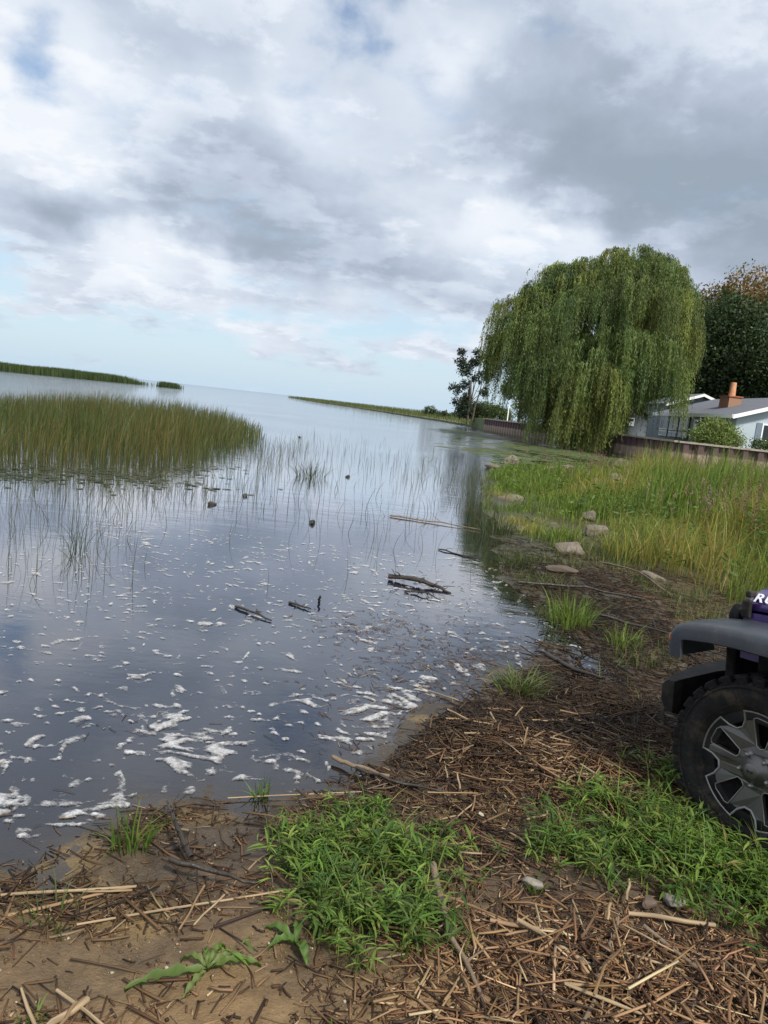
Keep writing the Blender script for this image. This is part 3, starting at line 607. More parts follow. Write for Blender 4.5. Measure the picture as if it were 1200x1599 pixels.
# floating pads and weed between the bank and the seawall, and in front of the reed bed
def pads(name, regs, label, cols, s=1.0):
    Ps, Cs, F = [], [], []; o = 0
    for cx, cy, sx, sy, n in regs:
        for _ in range(n):
            x, y = rng.normal(cx, sx * .6), rng.normal(cy, sy * .6)
            if sdp(np.array([x]), np.array([y]), BANK)[0] > -.2 or sdp(np.array([x]), np.array([y]), LAWN)[0] > -.3: continue
            r = rng.uniform(.05, .14) * s * (1 + y / 60); a0 = rng.uniform(0, 6.28)
            for i in range(7): a = a0 + i * .897; q = r * rng.uniform(.8, 1.15); Ps.append((x + math.cos(a) * q * 1.4, y + math.sin(a) * q, .006 + rng.uniform(0, .004)))
            Cs += [pick(cols, 1)[0]] * 7; F.append(range(o, o + 7)); o += 7
    return tag(mesh_np(name, np.array(Ps), np.array([list(f) for f in F]), MGRASS, None, np.array(Cs)), label, 'water plants', kind='stuff')
pads('floating_pads', [(10.5, 50, 3.5, 5, 330), (6.5, 38, 2.4, 5, 170), (7.5, 70, 3, 10, 200), (13.5, 46, 3.5, 3, 260), (16, 44, 3, 3, 160)], 'pale green floating weed between grassy point and seawall', [(.10, .13, .045), (.13, .15, .07), (.07, .10, .035)], 2.0)
pads('floating_pads', [(-6.5, 12.0, 1.6, .7, 260), (-5.0, 13.4, 1.5, .8, 300), (-8, 10.8, 1.6, .8, 160), (-4.0, 15.8, .7, 1.3, 90)], 'dark floating pads in front of the reed bed', [(.04, .05, .018), (.028, .036, .015), (.06, .06, .025)], .36)

# ------------------------------------------------------------------ right bank: tall grass
RK = [(2.53, 10.2, .45), (3.36, 11.9, .4), (3.18, 8.75, .4), (3.75, 13.9, .3), (2.75, 16.4, .55), (6.3, 20.8, .6), (5.7, 20.6, .4), (4.4, 28, .8), (5.9, 26.5, .8), (8.3, 27.5, .7), (11.6, 26, .7), (2.85, 12.6, .3)]
def bank_keep(x, y):
    rk = np.ones(np.shape(x))
    for a, b_, r_ in RK: rk = rk * np.where((np.abs(x - a) < r_) & (y < b_ + .2) & (y > b_ - 1.1 * r_ - .04 * b_), .12, 1)
    s = sdp(x, y, BANK)
    inner = np.clip((s + .22 * np.clip((y - 10) / 3, -1, 1) - 1.75 * np.exp(-((y - 7.8) / 2.5) ** 2)) / .55, 0, 1)
    return rk * inner * np.clip(.8 + (fbm(x * 1.4, y * 1.4, 101, 3) - .5) * 3.0, .22, 1) * np.clip(14 / y, .4, 1)
X, Y = scatter(420000, 1.7, 21, 5.4, 34, lambda x, y: bank_keep(x, y) * (x < y * .66 + 1.2) * (x > y * .05) * ((y > 6.6) | (x > 3.2)))
n = len(X); Z = gh(X, Y); s = sdp(X, Y, BANK)
tall = np.clip(.42 + s * .16, .42, 1.0) * np.clip(.8 + (fbm(X * .8, Y * .8, 111, 3) - .5) * 2.8, .28, 1.5) * np.clip(.6 + fbm(X * 3, Y * 3, 115, 2) * .8, .6, 1.3)
hgt = rng.uniform(.35, 1.0, n) * tall * .86 * np.clip(1.25 - Y / 50, .6, 1) * np.clip(.6 + X * .11, .85, 1.4)
ty = fbm(X * .55, Y * .55, 121, 3)
c0 = pick([(.110, .170, .024), (.145, .200, .032), (.070, .118, .020)], n, None, .35); c1 = pick([(.23, .22, .045), (.26, .19, .065), (.17, .21, .038)], n, None, .3)
mixf = np.clip((ty - .43) * 5.0 + rng.normal(0, .3, n), 0, 1)[:, None]; cc = c0 * (1 - mixf) + c1 * mixf
V, F, T, k = blades(np.c_[X, Y, Z - .02], hgt, rng.uniform(.007, .014, n) * np.clip(Y / 11, .8, 2.0), rng.normal(.4, 1.6, n), np.abs(rng.normal(.30, .28, n)), 3)
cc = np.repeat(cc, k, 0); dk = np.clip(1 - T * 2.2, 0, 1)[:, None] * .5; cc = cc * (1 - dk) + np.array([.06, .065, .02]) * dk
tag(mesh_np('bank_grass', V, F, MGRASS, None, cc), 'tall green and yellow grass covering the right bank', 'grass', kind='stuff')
X, Y = scatter(16000, 1.4, 4.2, 4.6, 11.5, lambda x, y: np.clip((fbm(x * 1.6, y * 1.6, 181, 3) - .50) * 5, 0, 1) * (sdp(x, y, BANK) > -.1) * (sdp(x, y, BANK) < 2.6))
n = len(X)
tag(blade_obj('mud_grass', np.c_[X, Y, gh(X, Y) - .005], rng.uniform(.05, .20, n), rng.uniform(.004, .008, n), np.abs(rng.normal(.5, .35, n)), [(.10, .135, .035), (.065, .09, .028), (.14, .13, .055), (.05, .06, .025)], seg=3), 'short sparse grass sprouting over the wet debris flat', 'grass', kind='stuff')
# broad leafy herbs within the grass
X, Y = scatter(9000, 2.3, 20, 6.4, 32, lambda x, y: bank_keep(x, y) * (x < y * .72 + 1.5) * np.clip((fbm(x * .8, y * .8, 131, 3) - .42) * 5, 0, 1) * np.clip((x - 1.5) / 5, .15, 1))
n = len(X); m = 16; h0 = rng.uniform(.3, .8, n); t = rng.uniform(.15, 1, (n, m)); a = rng.uniform(0, 6.28, (n, m))
P = np.stack([X[:, None] + np.cos(a) * .05, Y[:, None] + np.sin(a) * .05, gh(X, Y)[:, None] + h0[:, None] * t], -1).reshape(-1, 3)
D = np.stack([np.cos(a), np.sin(a), rng.uniform(-.1, .7, (n, m))], -1).reshape(-1, 3)
leaf_c = np.repeat(pick([(.07, .125, .025), (.10, .15, .03), (.055, .10, .022)], n), m, 0)
tag(leaf_obj('bank_herbs', P, D, rng.uniform(.06, .14, n * m), rng.uniform(.02, .04, n * m), leaf_c), 'leafy green herbs growing through the bank grass', 'herbs', kind='stuff')
# purple and rust seed heads
X, Y = scatter(3000, 4, 20, 10, 30, lambda x, y: bank_keep(x, y) * (x < y * .7) * np.clip((fbm(x * .4 + 7, y * .4, 141, 3) - .44) * 5, 0, 1))
n = len(X); m = 20; h0 = rng.uniform(.75, 1.05, n)
t = rng.uniform(.62, 1, (n, m)); a = rng.uniform(0, 6.28, (n, m))
P = np.stack([X[:, None] + np.cos(a) * .012, Y[:, None] + np.sin(a) * .012, gh(X, Y)[:, None] + h0[:, None] * t], -1).reshape(-1, 3)
D = np.stack([np.cos(a) * .5, np.sin(a) * .5, np.full((n, m), .6)], -1).reshape(-1, 3)
tag(leaf_obj('loosestrife_spikes', P, D, rng.uniform(.03, .06, n * m), rng.uniform(.012, .02, n * m), np.repeat(pick([(.20, .095, .10), (.17, .085, .055), (.22, .12, .13)], n), m, 0)), 'faded pink and rust flower spikes among the bank grass', 'flowers', kind='stuff')

# ------------------------------------------------------------------ rocks and driftwood
def rock(x, y, sx, sy, sz, label, sink=.3, name='rock', m=MROCK, group=None, flat=.0, rz=None):
    if name == 'rock': sx *= .72; sy *= .72; sz *= .66
    bm = bmesh.new(); bmesh.ops.create_icosphere(bm, subdivisions=4, radius=1)
    sd = random.random() * 50
    pl = [(Vector((random.gauss(0, 1), random.gauss(0, 1), random.gauss(.1, .8))).normalized(), random.uniform(.50, .78)) for _ in range(11)]
    co = np.array([v.co[:] for v in bm.verts])
    for nrm, d in pl:
        q = co @ np.array(nrm[:]); co -= np.maximum(q - d, 0)[:, None] * np.array(nrm[:]) * .9
    k = 1 + .22 * (fbm(co[:, 0] * 2.2 + sd, co[:, 1] * 2.2 + co[:, 2] * 1.7, 3, 4) - .5) + .10 * (fbm(co[:, 0] * 6 + sd, co[:, 1] * 6 + co[:, 2] * 5, 9, 3) - .5)
    co *= k[:, None] * np.array([sx, sy, sz])
    for v, c in zip(bm.verts, co): v.co = c
    o = from_bm(name, bm, m, None, True)
    z = float(gh(np.array([x]), np.array([y]))[0]); o.location = (x, y, z + sz * (1 - sink) - sz * .25); o.rotation_euler = (random.uniform(-.15, .15), random.uniform(-.15, .15), random.uniform(0, 6) if rz is None else rz)
    return tag(o, label, 'rock', group)
rock(2.53, 10.2, .36, .20, .20, 'long pale boulder lying lowest beside the dark debris', rz=-.35)
rock(3.36, 11.9, .34, .24, .24, 'rounded pale boulder behind the long boulder', rz=.1)
rock(3.18, 8.75, .30, .2, .13, 'brown flat rock at the foot of the tall grass', .4, rz=-.1)
rock(3.75, 13.9, .28, .24, .22, 'boulder half sunk in grass above the rounded boulder')
rock(2.75, 16.4, .5, .28, .16, 'low flat rock in the grassy point near the water', .3, rz=.2)
rock(6.3, 20.8, .55, .36, .38, 'pale rock pair member showing in mid bank grass, larger', 0)
rock(5.7, 20.6, .36, .3, .26, 'pale rock just left of the larger mid bank rock', 0)
rock(4.4, 28.0, .75, .5, .45, 'broad brownish rock at the tip of the grassy point', 0)
rock(3.6, 26.5, .5, .35, .25, 'dark low rock at the water left of the point tip', .3)
rock(5.9, 26.5, .9, .4, .3, 'long low rock behind the tip rock in grass', 0, rz=.3)
rock(8.3, 27.5, .7, .5, .55, 'pinkish rock standing far back in the grass', -.2)
rock(11.6, 26, .75, .55, .7, 'pinkish rock far back at the right of the bank', -.3)
rock(2.2, 11.9, .16, .12, .10, 'small stone by the dark tuft at the water edge')
rock(2.85, 12.6, .2, .13, .10, 'small stone left of the rounded boulder')
def stick(name, pts, r0, r1, label, m=MWOOD, cat='driftwood', sides=7, group=None, twigs=0):
    pts = np.array(pts, float); base = pts[0].copy(); q = pts - base
    t = np.linspace(0, 1, len(q)); u = np.linspace(0, 1, max(8, len(q)))
    q = np.stack([np.interp(u, t, q[:, i]) for i in range(3)], 1); L_ = np.linalg.norm(q[-1]); q[1:-1] += rng.normal(0, .012 * L_ ** .5, q[1:-1].shape) * [1, 1, .4]
    parts = [tube_np(q, np.linspace(r0, r1, len(u)), sides, .35)]
    for _ in range(twigs):
        i = rng.integers(1, len(q) - 2); d = rng.normal(0, 1, 3); d[2] = abs(d[2]) * .3; d *= L_ * rng.uniform(.08, .22) / np.linalg.norm(d)
        parts.append(tube_np([q[i], q[i] + d * .5 + rng.normal(0, .02, 3), q[i] + d], [r1 * .8, r1 * .5, r1 * .25], 5))
    V, F = join_np(parts); o = mesh_np(name, V, F, m, None, None, True); o.location = base
    return tag(o, label, cat, group)
stick('driftwood_log', [(.12, 7.62, .03), (.40, 7.52, .06), (.62, 7.42, .03), (.74, 7.3, 0)], .028, .010, 'black waterlogged branch floating in open water', MWET, twigs=14)
stick('driftwood_log', [(.28, 7.15, .01), (.48, 7.1, .03), (.62, 6.95, .01)], .010, .004, 'thin black twig heap below the waterlogged branch', MWET, twigs=10)
stick('driftwood_stick', [(-1.12, 6.0, .01), (-.95, 5.86, .02), (-.78, 5.72, .01)], .012, .006, 'brown stick with debris left of open water centre', MWET, twigs=6)
stick('driftwood_stick', [(-.72, 6.3, .01), (-.52, 6.15, .015)], .011, .006, 'short brown stick right of the debris stick', MWET, twigs=3)
stick('driftwood_stick', [(-.48, 6.45, .0), (-.47, 6.4, .07)], .012, .008, 'stubby dark stump poking from the water', MWET)
stick('driftwood_stick', [(.1, 12.1, .02), (.8, 11.9, .03), (1.6, 11.6, .02)], .013, .007, 'long grey brown pole floating by the grassy point', MWOOD, twigs=5)
stick('driftwood_stick', [(.75, 9.6, .01), (1.05, 9.35, .01), (1.25, 9.2, .02)], .010, .006, 'dark stick floating below the long pole', MWET, twigs=3)
tag(rock(2.15, 8.8, .22, .07, .06, 'dark chunk of broken wood on the debris flat', 0, 'driftwood_chunk', MBARK, rz=-.1), None, 'driftwood')
stick('driftwood_branch', [(1.5, 7.9, .06), (2.1, 7.85, .10), (2.75, 7.6, .09)], .016, .010, 'long dark branch lying across the debris flat', MWET, twigs=4)
stick('driftwood_branch', [(2.7, 9.2, .14), (2.9, 8.5, .22), (3.1, 7.8, .12)], .010, .006, 'thin tan cane leaning in front of the brown flat rock', MWOOD)
stick('driftwood_branch', [(2.1, 6.9, .05), (2.3, 6.55, .09), (2.7, 6.3, .08)], .014, .008, 'crooked dark branch behind the bright tuft', MWET, twigs=4)
stick('driftwood_branch', [(1.35, 5.6, .02), (1.45, 5.3, .03), (1.62, 5.05, .06)], .02, .01, 'curved dark branch at the inner corner of the water', MWET, twigs=4)
stick('driftwood_stick', [(-.12, 3.52, .03), (.0, 3.44, .03), (.16, 3.36, .04)], .011, .008, 'pale cut cane lying at the shore by the straw heap', MWOOD)
stick('driftwood_stick', [(.0, 3.42, .035), (.2, 3.32, .04), (.42, 3.25, .05)], .008, .006, 'thin black stick beside the pale cut cane', MWET)
stick('driftwood_stick', [(-.55, 2.5, .09), (-.68, 2.72, .12), (-.76, 2.92, .05)], .011, .004, 'dark wet branch sloping into the water beside the twig heap', MWET, twigs=8)
stick('driftwood_stick', [(-.62, 2.48, .09), (-.3, 2.40, .09)], .010, .005, 'dark wet branch lying on the left mud', MWET)
stick('driftwood_branch', [(.32, 2.6, .10), (.36, 2.25, .11), (.44, 1.95, .10)], .014, .006, 'grey brown stick along the right hem of the middle weeds', MWOOD, twigs=3)
stick('driftwood_branch', [(.62, 1.75, .10), (.85, 2.15, .13), (.95, 2.4, .11)], .007, .004, 'long thin cane crossing the lower right straw', MWOOD)
stick('driftwood_branch', [(1.02, 2.35, .12), (1.25, 2.0, .12), (1.4, 1.75, .1)], .008, .005, 'long thin reed cane at the lower right corner', MWOOD)
for x, y, lb in [(-.95, 17.8, 'small dark clod floating right of the reed bed'), (-1.0, 10.6, 'small dark clod floating in mid water'), (-2.6, 11.3, 'dark clod floating before the reed bed'), (-2.35, 12.6, 'small dark clod just behind the larger floating clod'), (-4.0, 33, 'far dark clod floating in open water')]:
    rock(x, y, .10, .05, .05, lb, name='floating_clod', m=MWET).location.z = .015
for x, y, s_, c_, lb in [(.70, 2.62, .042, (.20, .18, .15), 'pale flat stone at the left hem of the right weeds'), (1.20, 2.56, .045, (.15, .135, .115), 'grey stone above the lower right straw'), (1.10, 2.52, .04, (.10, .07, .05), 'brown stone left of the grey stone'), (.56, 3.1, .022, (.36, .32, .25), 'whitish pebble on the straw heap'), (.95, 3.0, .015, (.5, .47, .42), 'tiny white pebble in the straw near the wheel')]:
    o = rock(x, y, s_, s_ * .7, s_ * .5, lb, 0, 'stone', pmat('stone', c_, .85, 0, .3, 25, .4, 60)); o.location.z = float(gh(np.array([x]), np.array([y]))[0]) + s_ * .35 + .015

# ------------------------------------------------------------------ straw litter
STR = [(.245, .150, .078), (.175, .098, .048), (.105, .054, .027), (.40, .295, .175), (.060, .032, .019), (.042, .027, .020)]
def straw_np(X, Y, Ln, Wd, az, pit, lift, cols, sides=4):
    n = len(X); Z = gh(X, Y)
    d = np.c_[np.cos(az) * np.cos(pit), np.sin(az) * np.cos(pit), np.sin(pit)]
    sd = np.c_[-np.sin(az), np.cos(az), np.zeros(n)]; up = np.cross(d, sd)
    ctr = np.c_[X, Y, Z + lift]; bow = rng.normal(0, .05, n) * Ln
    V = []
    for i, t in enumerate((-.5, 0, .5)):
        c = ctr + d * (Ln * t)[:, None] + sd * (bow * (1 if i == 1 else 0))[:, None]
        for k in range(sides):
            a = 6.2832 * k / sides + .785
            V.append(c + (sd * math.cos(a) + up * math.sin(a) * .75) * (Wd * .5)[:, None])
    V = np.stack(V, 1); K = V.shape[1]; F = []
    for r_ in range(2):
        for k in range(sides): F.append((r_ * sides + k, r_ * sides + (k + 1) % sides, (r_ + 1) * sides + (k + 1) % sides, (r_ + 1) * sides + k))
    F += [(3, 2, 1, 0), (8, 9, 10, 11)]
    F = (np.array(F)[None] + (np.arange(n) * K)[:, None, None]).reshape(-1, 4)
    return V.reshape(-1, 3), F, np.repeat(cols, K, 0)
def dens(x, y):
    s = sdp(x, y, BANK)
    d = 1.0 * gau(x, y, .95, 3.75, .75, .55, -.25) + 1.0 * gau(x, y, .95, 2.0, .62, .38) + .30 * gau(x, y, -.75, 2.28, .45, .13, .35) + .35 * gau(x, y, -.9, 1.72, .3, .13) + .38 * np.exp(-((s - .10) / .12) ** 2) * (x < .3) * (fbm(x * 4, y * 4, 301, 2) > .45) + .6 * gau(x, y, 1.5, 4.6, .5, .6) + .10 * gau(x, y, .1, 1.85, .7, .2) + .35 * gau(x, y, .45, 2.9, .3, .4)
    return np.clip(d * 1.2, .035, 1) * (s > -.12)
def litter(n, keep, lo, hi, w0, w1, lift, dark=.0, box_=(-1.6, 2.4, 1.4, 5.4)):
    X, Y = scatter(n, *box_, keep); n = len(X)
    c = pick(STR, n, [.22, .24, .22, .06, .15, .11], .3)
    wet = np.clip(1.1 - gh(X, Y) / .07, 0, 1) * .6 + gau(X, Y, 1.0, 3.8, .8, .6) * .25; wet = wet + .45 * np.clip((Y - 3.5) / 1.0, 0, 1); c = c * (1 - np.clip(wet, 0, .8)[:, None])
    az = fbm(X * 1.3, Y * 1.3, 151, 2) * 9 + rng.normal(0, 1.3, n)
    return straw_np(X, Y, np.exp(rng.uniform(math.log(lo), math.log(hi), n)), rng.uniform(w0, w1, n), az, rng.normal(0, .09, n), np.abs(rng.normal(0, lift, n)) * np.clip(dens(X, Y), .2, 1) + .004, c)
a = litter(80000, dens, .02, .15, .0025, .008, .018); b_ = litter(9000, dens, .06, .30, .004, .011, .032)
c_ = litter(9000, lambda x, y: .5 * (sdp(x, y, BANK) > 0) * (.2 + dens(x, y)), .008, .04, .004, .012, .006)
V = np.concatenate([a[0], b_[0], c_[0]]); F = np.concatenate([a[1], b_[1] + len(a[0]), c_[1] + len(a[0]) + len(b_[0])])
tag(mesh_np('straw_litter', V, F, MSTRAW, None, np.concatenate([a[2], b_[2], c_[2]])), 'broken brown reed straw washed up on the muddy bank', 'straw', kind='stuff')
X, Y = scatter(30000, -1.5, 1.9, 1.45, 4.2, lambda x, y: np.clip((fbm(x * 5, y * 5, 191, 3) - .42) * 3, .03, 1) * (gh(x, y) > .005)); n = len(X)
oc = np.array([[1, 0, 0], [0, 1, 0], [-1, 0, 0], [0, -1, 0], [0, 0, .8], [.2, .2, -.6]]); sz_ = np.exp(rng.uniform(math.log(.002), math.log(.009), n))
V = np.c_[X, Y, gh(X, Y) + .001][:, None] + oc[None] * rng.uniform(.55, 1.3, (n, 6, 1)) * sz_[:, None, None]
F = (np.array([(0, 1, 4), (1, 2, 4), (2, 3, 4), (3, 0, 4), (1, 0, 5), (2, 1, 5), (3, 2, 5), (0, 3, 5)])[None] + (np.arange(n) * 6)[:, None, None]).reshape(-1, 3)
tag(mesh_np('dirt_crumbs', V.reshape(-1, 3), F, MSTRAW, None, np.repeat(pick([(.12, .075, .04), (.06, .04, .025), (.20, .14, .08), (.28, .24, .18)], n, [.4, .35, .2, .05], .3), 6, 0)), 'brown dirt crumbs scattered over the mud', 'dirt', kind='stuff')
# wet debris flat beside the rocks
a = litter(16000, lambda x, y: (.75 * gau(x, y, 2.4, 7.6, 1.1, 2.6, .1) + .5 * gau(x, y, 1.9, 5.8, .6, .8)) * (sdp(x, y, BANK) > -.15), .08, .4, .004, .011, .02, box_=(1.2, 4.6, 5, 12))
tag(mesh_np('wet_debris', a[0], a[1], MSTRAW, None, a[2] * np.array([.9, .9, .9])), 'dark wet reed debris flat between water and boulders', 'debris', kind='stuff')
# straw and scum afloat near the shore
def afloat(n, keep, lo, hi, w0, w1, box_):
    X, Y = scatter(n, *box_, keep); m_ = gh(X, Y) < .01; X, Y = X[m_], Y[m_]; n = len(X)
    az = rng.normal(0, 1, n) + fbm(X * .9, Y * .9, 161, 2) * 6
    V, F, c = straw_np(X, Y, rng.uniform(lo, hi, n), rng.uniform(w0, w1, n), az, np.zeros(n), -gh(X, Y) + .004, pick(STR, n, [.1, .2, .25, .1, .2, .15]) * .7); return V, F, c
fl = lambda x, y: np.clip(.9 * gau(x, y, .55, 4.7, .55, .9, -.45) + .5 * gau(x, y, .2, 5.8, .45, .5) + .5 * gau(x, y, -.95, 3.65, .22, .12) + .35 * gau(x, y, .25, 3.75, .3, .2) + .5 * gau(x, y, -.15, 5.8, .3, .25) + .12 * gau(x, y, .6, 7, .6, 1) + .5 * gau(x, y, 1.0, 5.2, .4, .5) + .3 * gau(x, y, -1.0, 2.75, .4, .15), 0, 1)
a = afloat(14000, fl, .015, .10, .0015, .0045, (-1.8, 1.7, 2.4, 9))
tag(mesh_np('floating_straw', a[0], a[1], MSTRAW, None, a[2]), 'brown straw bits drifting on the water near shore', 'straw', kind='stuff')
# larger single stalks
sid = 0; proto = []
for i in range(6):
    Ln = 1.0; q = [(-.5, 0, 0), (-.2, random.uniform(-.015, .015), .004), (.15, random.uniform(-.02, .02), 0), (.5, 0, .003)]
    V, F = tube_np(q, [.02, .021, .020, .018], 6, .45)
    V = np.concatenate([V, [q[0], q[-1]]])
    cl = np.repeat(np.array([(.24, .155, .085), (.19, .115, .06), (.13, .075, .04), (.31, .23, .14), (.22, .145, .078), (.27, .20, .12)][i:i + 1]), len(V), 0) * rng.uniform(.55, 1.25, (len(V), 1))
    o = mesh_np('reed_stalk', V, F, MSTRAW, None, cl, True); proto.append(o.data); bpy.data.objects.remove(o)
def stalk(x, y, ln, az, w, label, group=None, mesh=None, up=.02, pit=0):
    o = bpy.data.objects.new('reed_stalk', mesh or random.choice(proto)); C.objects.link(o)
    o.location = (x, y, max(float(gh(np.array([x]), np.array([y]))[0]), 0) + up); o.rotation_euler = (0, -pit, az); o.scale = (ln, w / .04, w / .04)
    return tag(o, label, 'reed stalk', group)
stalk(-.48, 2.33, .75, .42, .008, 'long straight tan reed stalk crossing the left mud', None, proto[3], .015)
stalk(-.95, 2.33, .5, .28, .010, 'tan reed stalk lying at the left edge of the mud', None, proto[3])
stalk(-.88, 2.30, .4, .55, .011, 'pale split reed beside the left edge stalk', None, proto[0])
stalk(-.70, 1.80, .15, 1.05, .02, 'thick pale broken reed stump at the bottom left', None, proto[3])
stalk(-.58, 1.78, .42, -.55, .010, 'thick tan reed stalk pointing down right at the bottom left', None, proto[3])
stalk(1.15, 2.44, .3, -.05, .016, 'pale grey cane lying level below the right weeds', None, proto[3])
stalk(.70, 2.22, .3, -.75, .016, 'pale cane with bent end in the middle of the lower right straw', None, proto[3], .03)
stalk(.62, 2.32, .24, -.12, .014, 'tan cane piece just above the bent pale cane', None, proto[0], .03)
stalk(-.25, 3.15, .6, .30, .006, 'thin pale reed floating along the muddy edge', None, proto[3], .006)
stalk(.55, 4.5, .55, -.55, .007, 'thin pale reed floating over the scum', None, proto[3], .006)
k_ = 0
while k_ < 130:
    x, y = random.uniform(-1.1, 1.6), random.uniform(1.6, 4.4)
    if random.random() > float(dens(np.array([x]), np.array([y]))[0]): continue
    if float(gh(np.array([x]), np.array([y]))[0]) < .02: continue
    stalk(x, y, random.uniform(.08, .24), random.uniform(0, 6.28), random.uniform(.006, .011), *((('loose tan reed stalk lying on the left mud near the water', 'loose reed stalks on the left mud') if x < .1 else ('loose tan reed stalk on the lower right straw', 'loose reed stalks on the lower right straw') if y < 2.75 else ('loose brown reed stalk on the straw heap before the wheel', 'loose reed stalks on the straw heap'))), None, random.uniform(.015, .045), random.gauss(0, .07)); k_ += 1

# ------------------------------------------------------------------ green weeds in front
def weeds(name, regs, n, label, cols, h=(.06, .2), m=9, lean=.5):
    def keep(x, y): return np.clip(sum(w * gau(x, y, a, b_, c, d, r_) for a, b_, c, d, r_, w in regs) * np.clip((fbm(x * 6, y * 6, 171, 3) - .22) * 2.4, 0, 1.3) - .04, 0, 1)
    xs_ = [g[0] for g in regs]; ys_ = [g[1] for g in regs]; X, Y = scatter(n, min(xs_) - .9, max(xs_) + .9, min(ys_) - .8, max(ys_) + .8, keep)
    n = len(X); hh = rng.uniform(*h, n); az = rng.uniform(0, 6.28, n); le = np.abs(rng.normal(lean, .3, n))
    base = np.c_[X, Y, gh(X, Y)]; tip = base + np.c_[np.cos(az) * le * hh, np.sin(az) * le * hh, hh]
    V1, F1, T1, k1 = blades(base, hh, np.full(n, .0035), az, le, 3)
    t = rng.uniform(.2, 1, (n, m)); P = (base[:, None] + np.stack([(np.cos(az) * le * hh)[:, None] * t ** 1.8, (np.sin(az) * le * hh)[:, None] * t ** 1.8, hh[:, None] * (t - .35 * le[:, None] * t ** 2.2)], -1)).reshape(-1, 3)
    a = rng.uniform(0, 6.28, n * m); D = np.c_[np.cos(a), np.sin(a), rng.uniform(-.15, .9, n * m)]; D /= np.linalg.norm(D, axis=1, keepdims=True)
    ln = rng.uniform(.03, .095, n * m); wd = ln * rng.uniform(.09, .17, n * m)
    s = np.cross(D, [0, 0, 1.0]); s /= np.linalg.norm(s, axis=1, keepdims=True) + 1e-9; dn = np.array([0, 0, -1.0])
    # six-point lanceolate leaf with a folded midrib and a drooping tip
    q = np.stack([P, P + D * (ln * .35)[:, None] + s * (wd * .5)[:, None] + [0, 0, .003], P + D * (ln * .7)[:, None] + s * (wd * .36)[:, None] + dn * (ln * .06)[:, None],
                  P + D * ln[:, None] + dn * (ln * .22)[:, None], P + D * (ln * .7)[:, None] - s * (wd * .36)[:, None] + dn * (ln * .06)[:, None], P + D * (ln * .35)[:, None] - s * (wd * .5)[:, None] + [0, 0, .003]], 1)
    rib = np.stack([P + D * (ln * .35)[:, None] - [0, 0, .002], P + D * (ln * .7)[:, None] + dn * (ln * .09)[:, None]], 1)
    V2 = np.concatenate([q, rib], 1).reshape(-1, 3)
    Fl = np.array([(0, 1, 6), (0, 6, 5), (1, 2, 7), (1, 7, 6), (6, 7, 4), (6, 4, 5), (2, 3, 7), (7, 3, 4)])
    F2 = (Fl[None] + (np.arange(n * m) * 8)[:, None, None]).reshape(-1, 3)
    c1 = np.repeat(pick([(.10, .12, .035), (.12, .085, .05)], n), k1, 0); c2 = np.repeat(np.repeat(pick(cols, n, None if len(cols) != 5 else [.3, .27, .25, .15, .03], .25), m, 0) * rng.uniform(.75, 1.25, (n * m, 1)), 8, 0)
    g = rng.integers(0, n, n * 2); ng = len(g); V3, F3, T3, k3 = blades(base[g] + rng.normal(0, .02, (ng, 3)) * [1, 1, 0], rng.uniform(.7, 1.7, ng) * hh[g], rng.uniform(.003, .008, ng), rng.uniform(0, 6.28, ng), np.abs(rng.normal(.6, .35, ng)), 4)
    c3 = np.repeat(pick(cols, ng, None, .3) * np.array([1.15, 1.1, 1.1]), k3, 0)
    V = np.concatenate([V1, V2, V3]); F = np.concatenate([F1, F2 + len(V1), F3 + len(V1) + len(V2)])
    return tag(mesh_np(name, V, F, MLEAF, None, np.concatenate([c1, c2, c3])), label, 'weeds', kind='stuff')
WG = [(.075, .140, .020), (.105, .180, .028), (.048, .095, .018), (.145, .195, .040), (.19, .17, .06)]
weeds('weed_patch', [(.10, 2.52, .24, .27, 0, 1.15), (.02, 2.78, .20, .18, 0, .9), (.20, 2.28, .20, .14, 0, .85)], 5000, 'dense bright green weed patch in the middle of the near bank', WG, (.05, .17))
weeds('weed_patch', [(1.16, 2.92, .30, .19, .1, 1.15), (1.48, 2.72, .3, .2, 0, 1.1), (1.3, 3.2, .3, .16, 0, .55), (1.85, 2.65, .4, .3, 0, 1), (.88, 2.92, .15, .12, 0, .7)], 7000, 'dense bright green weed patch below the front wheel', WG, (.05, .17))
weeds('weed_patch', [(1.75, 3.45, .4, .3, 0, .6), (2.4, 2.6, .5, .5, 0, .9), (1.5, 2.8, .22, .13, -.6, 1.2)], 3600, 'sparser green weeds around the front tyre', WG, (.06, .17))
weeds('weed_patch', [(.45, 2.75, .18, .12, 0, .6), (-.35, 2.05, .14, .06, 0, .55), (.35, 2.95, .2, .15, 0, .5)], 900, 'thin straggling green weeds beside the middle patch', WG, (.03, .09))
weeds('olive_herbs', [(.12, 2.55, .1, .12, 0, .6), (.32, 2.2, .08, .08, 0, .7)], 420, 'small yellowish flowering herbs within the middle weeds', [(.17, .14, .03), (.14, .13, .035)], (.1, .18))
weeds('weed_patch', [(1.50, 2.74, .25, .10, -.55, 1.3), (1.72, 2.60, .2, .12, 0, 1.1)], 1500, 'taller green weeds right in front of the tyre', WG, (.12, .24))
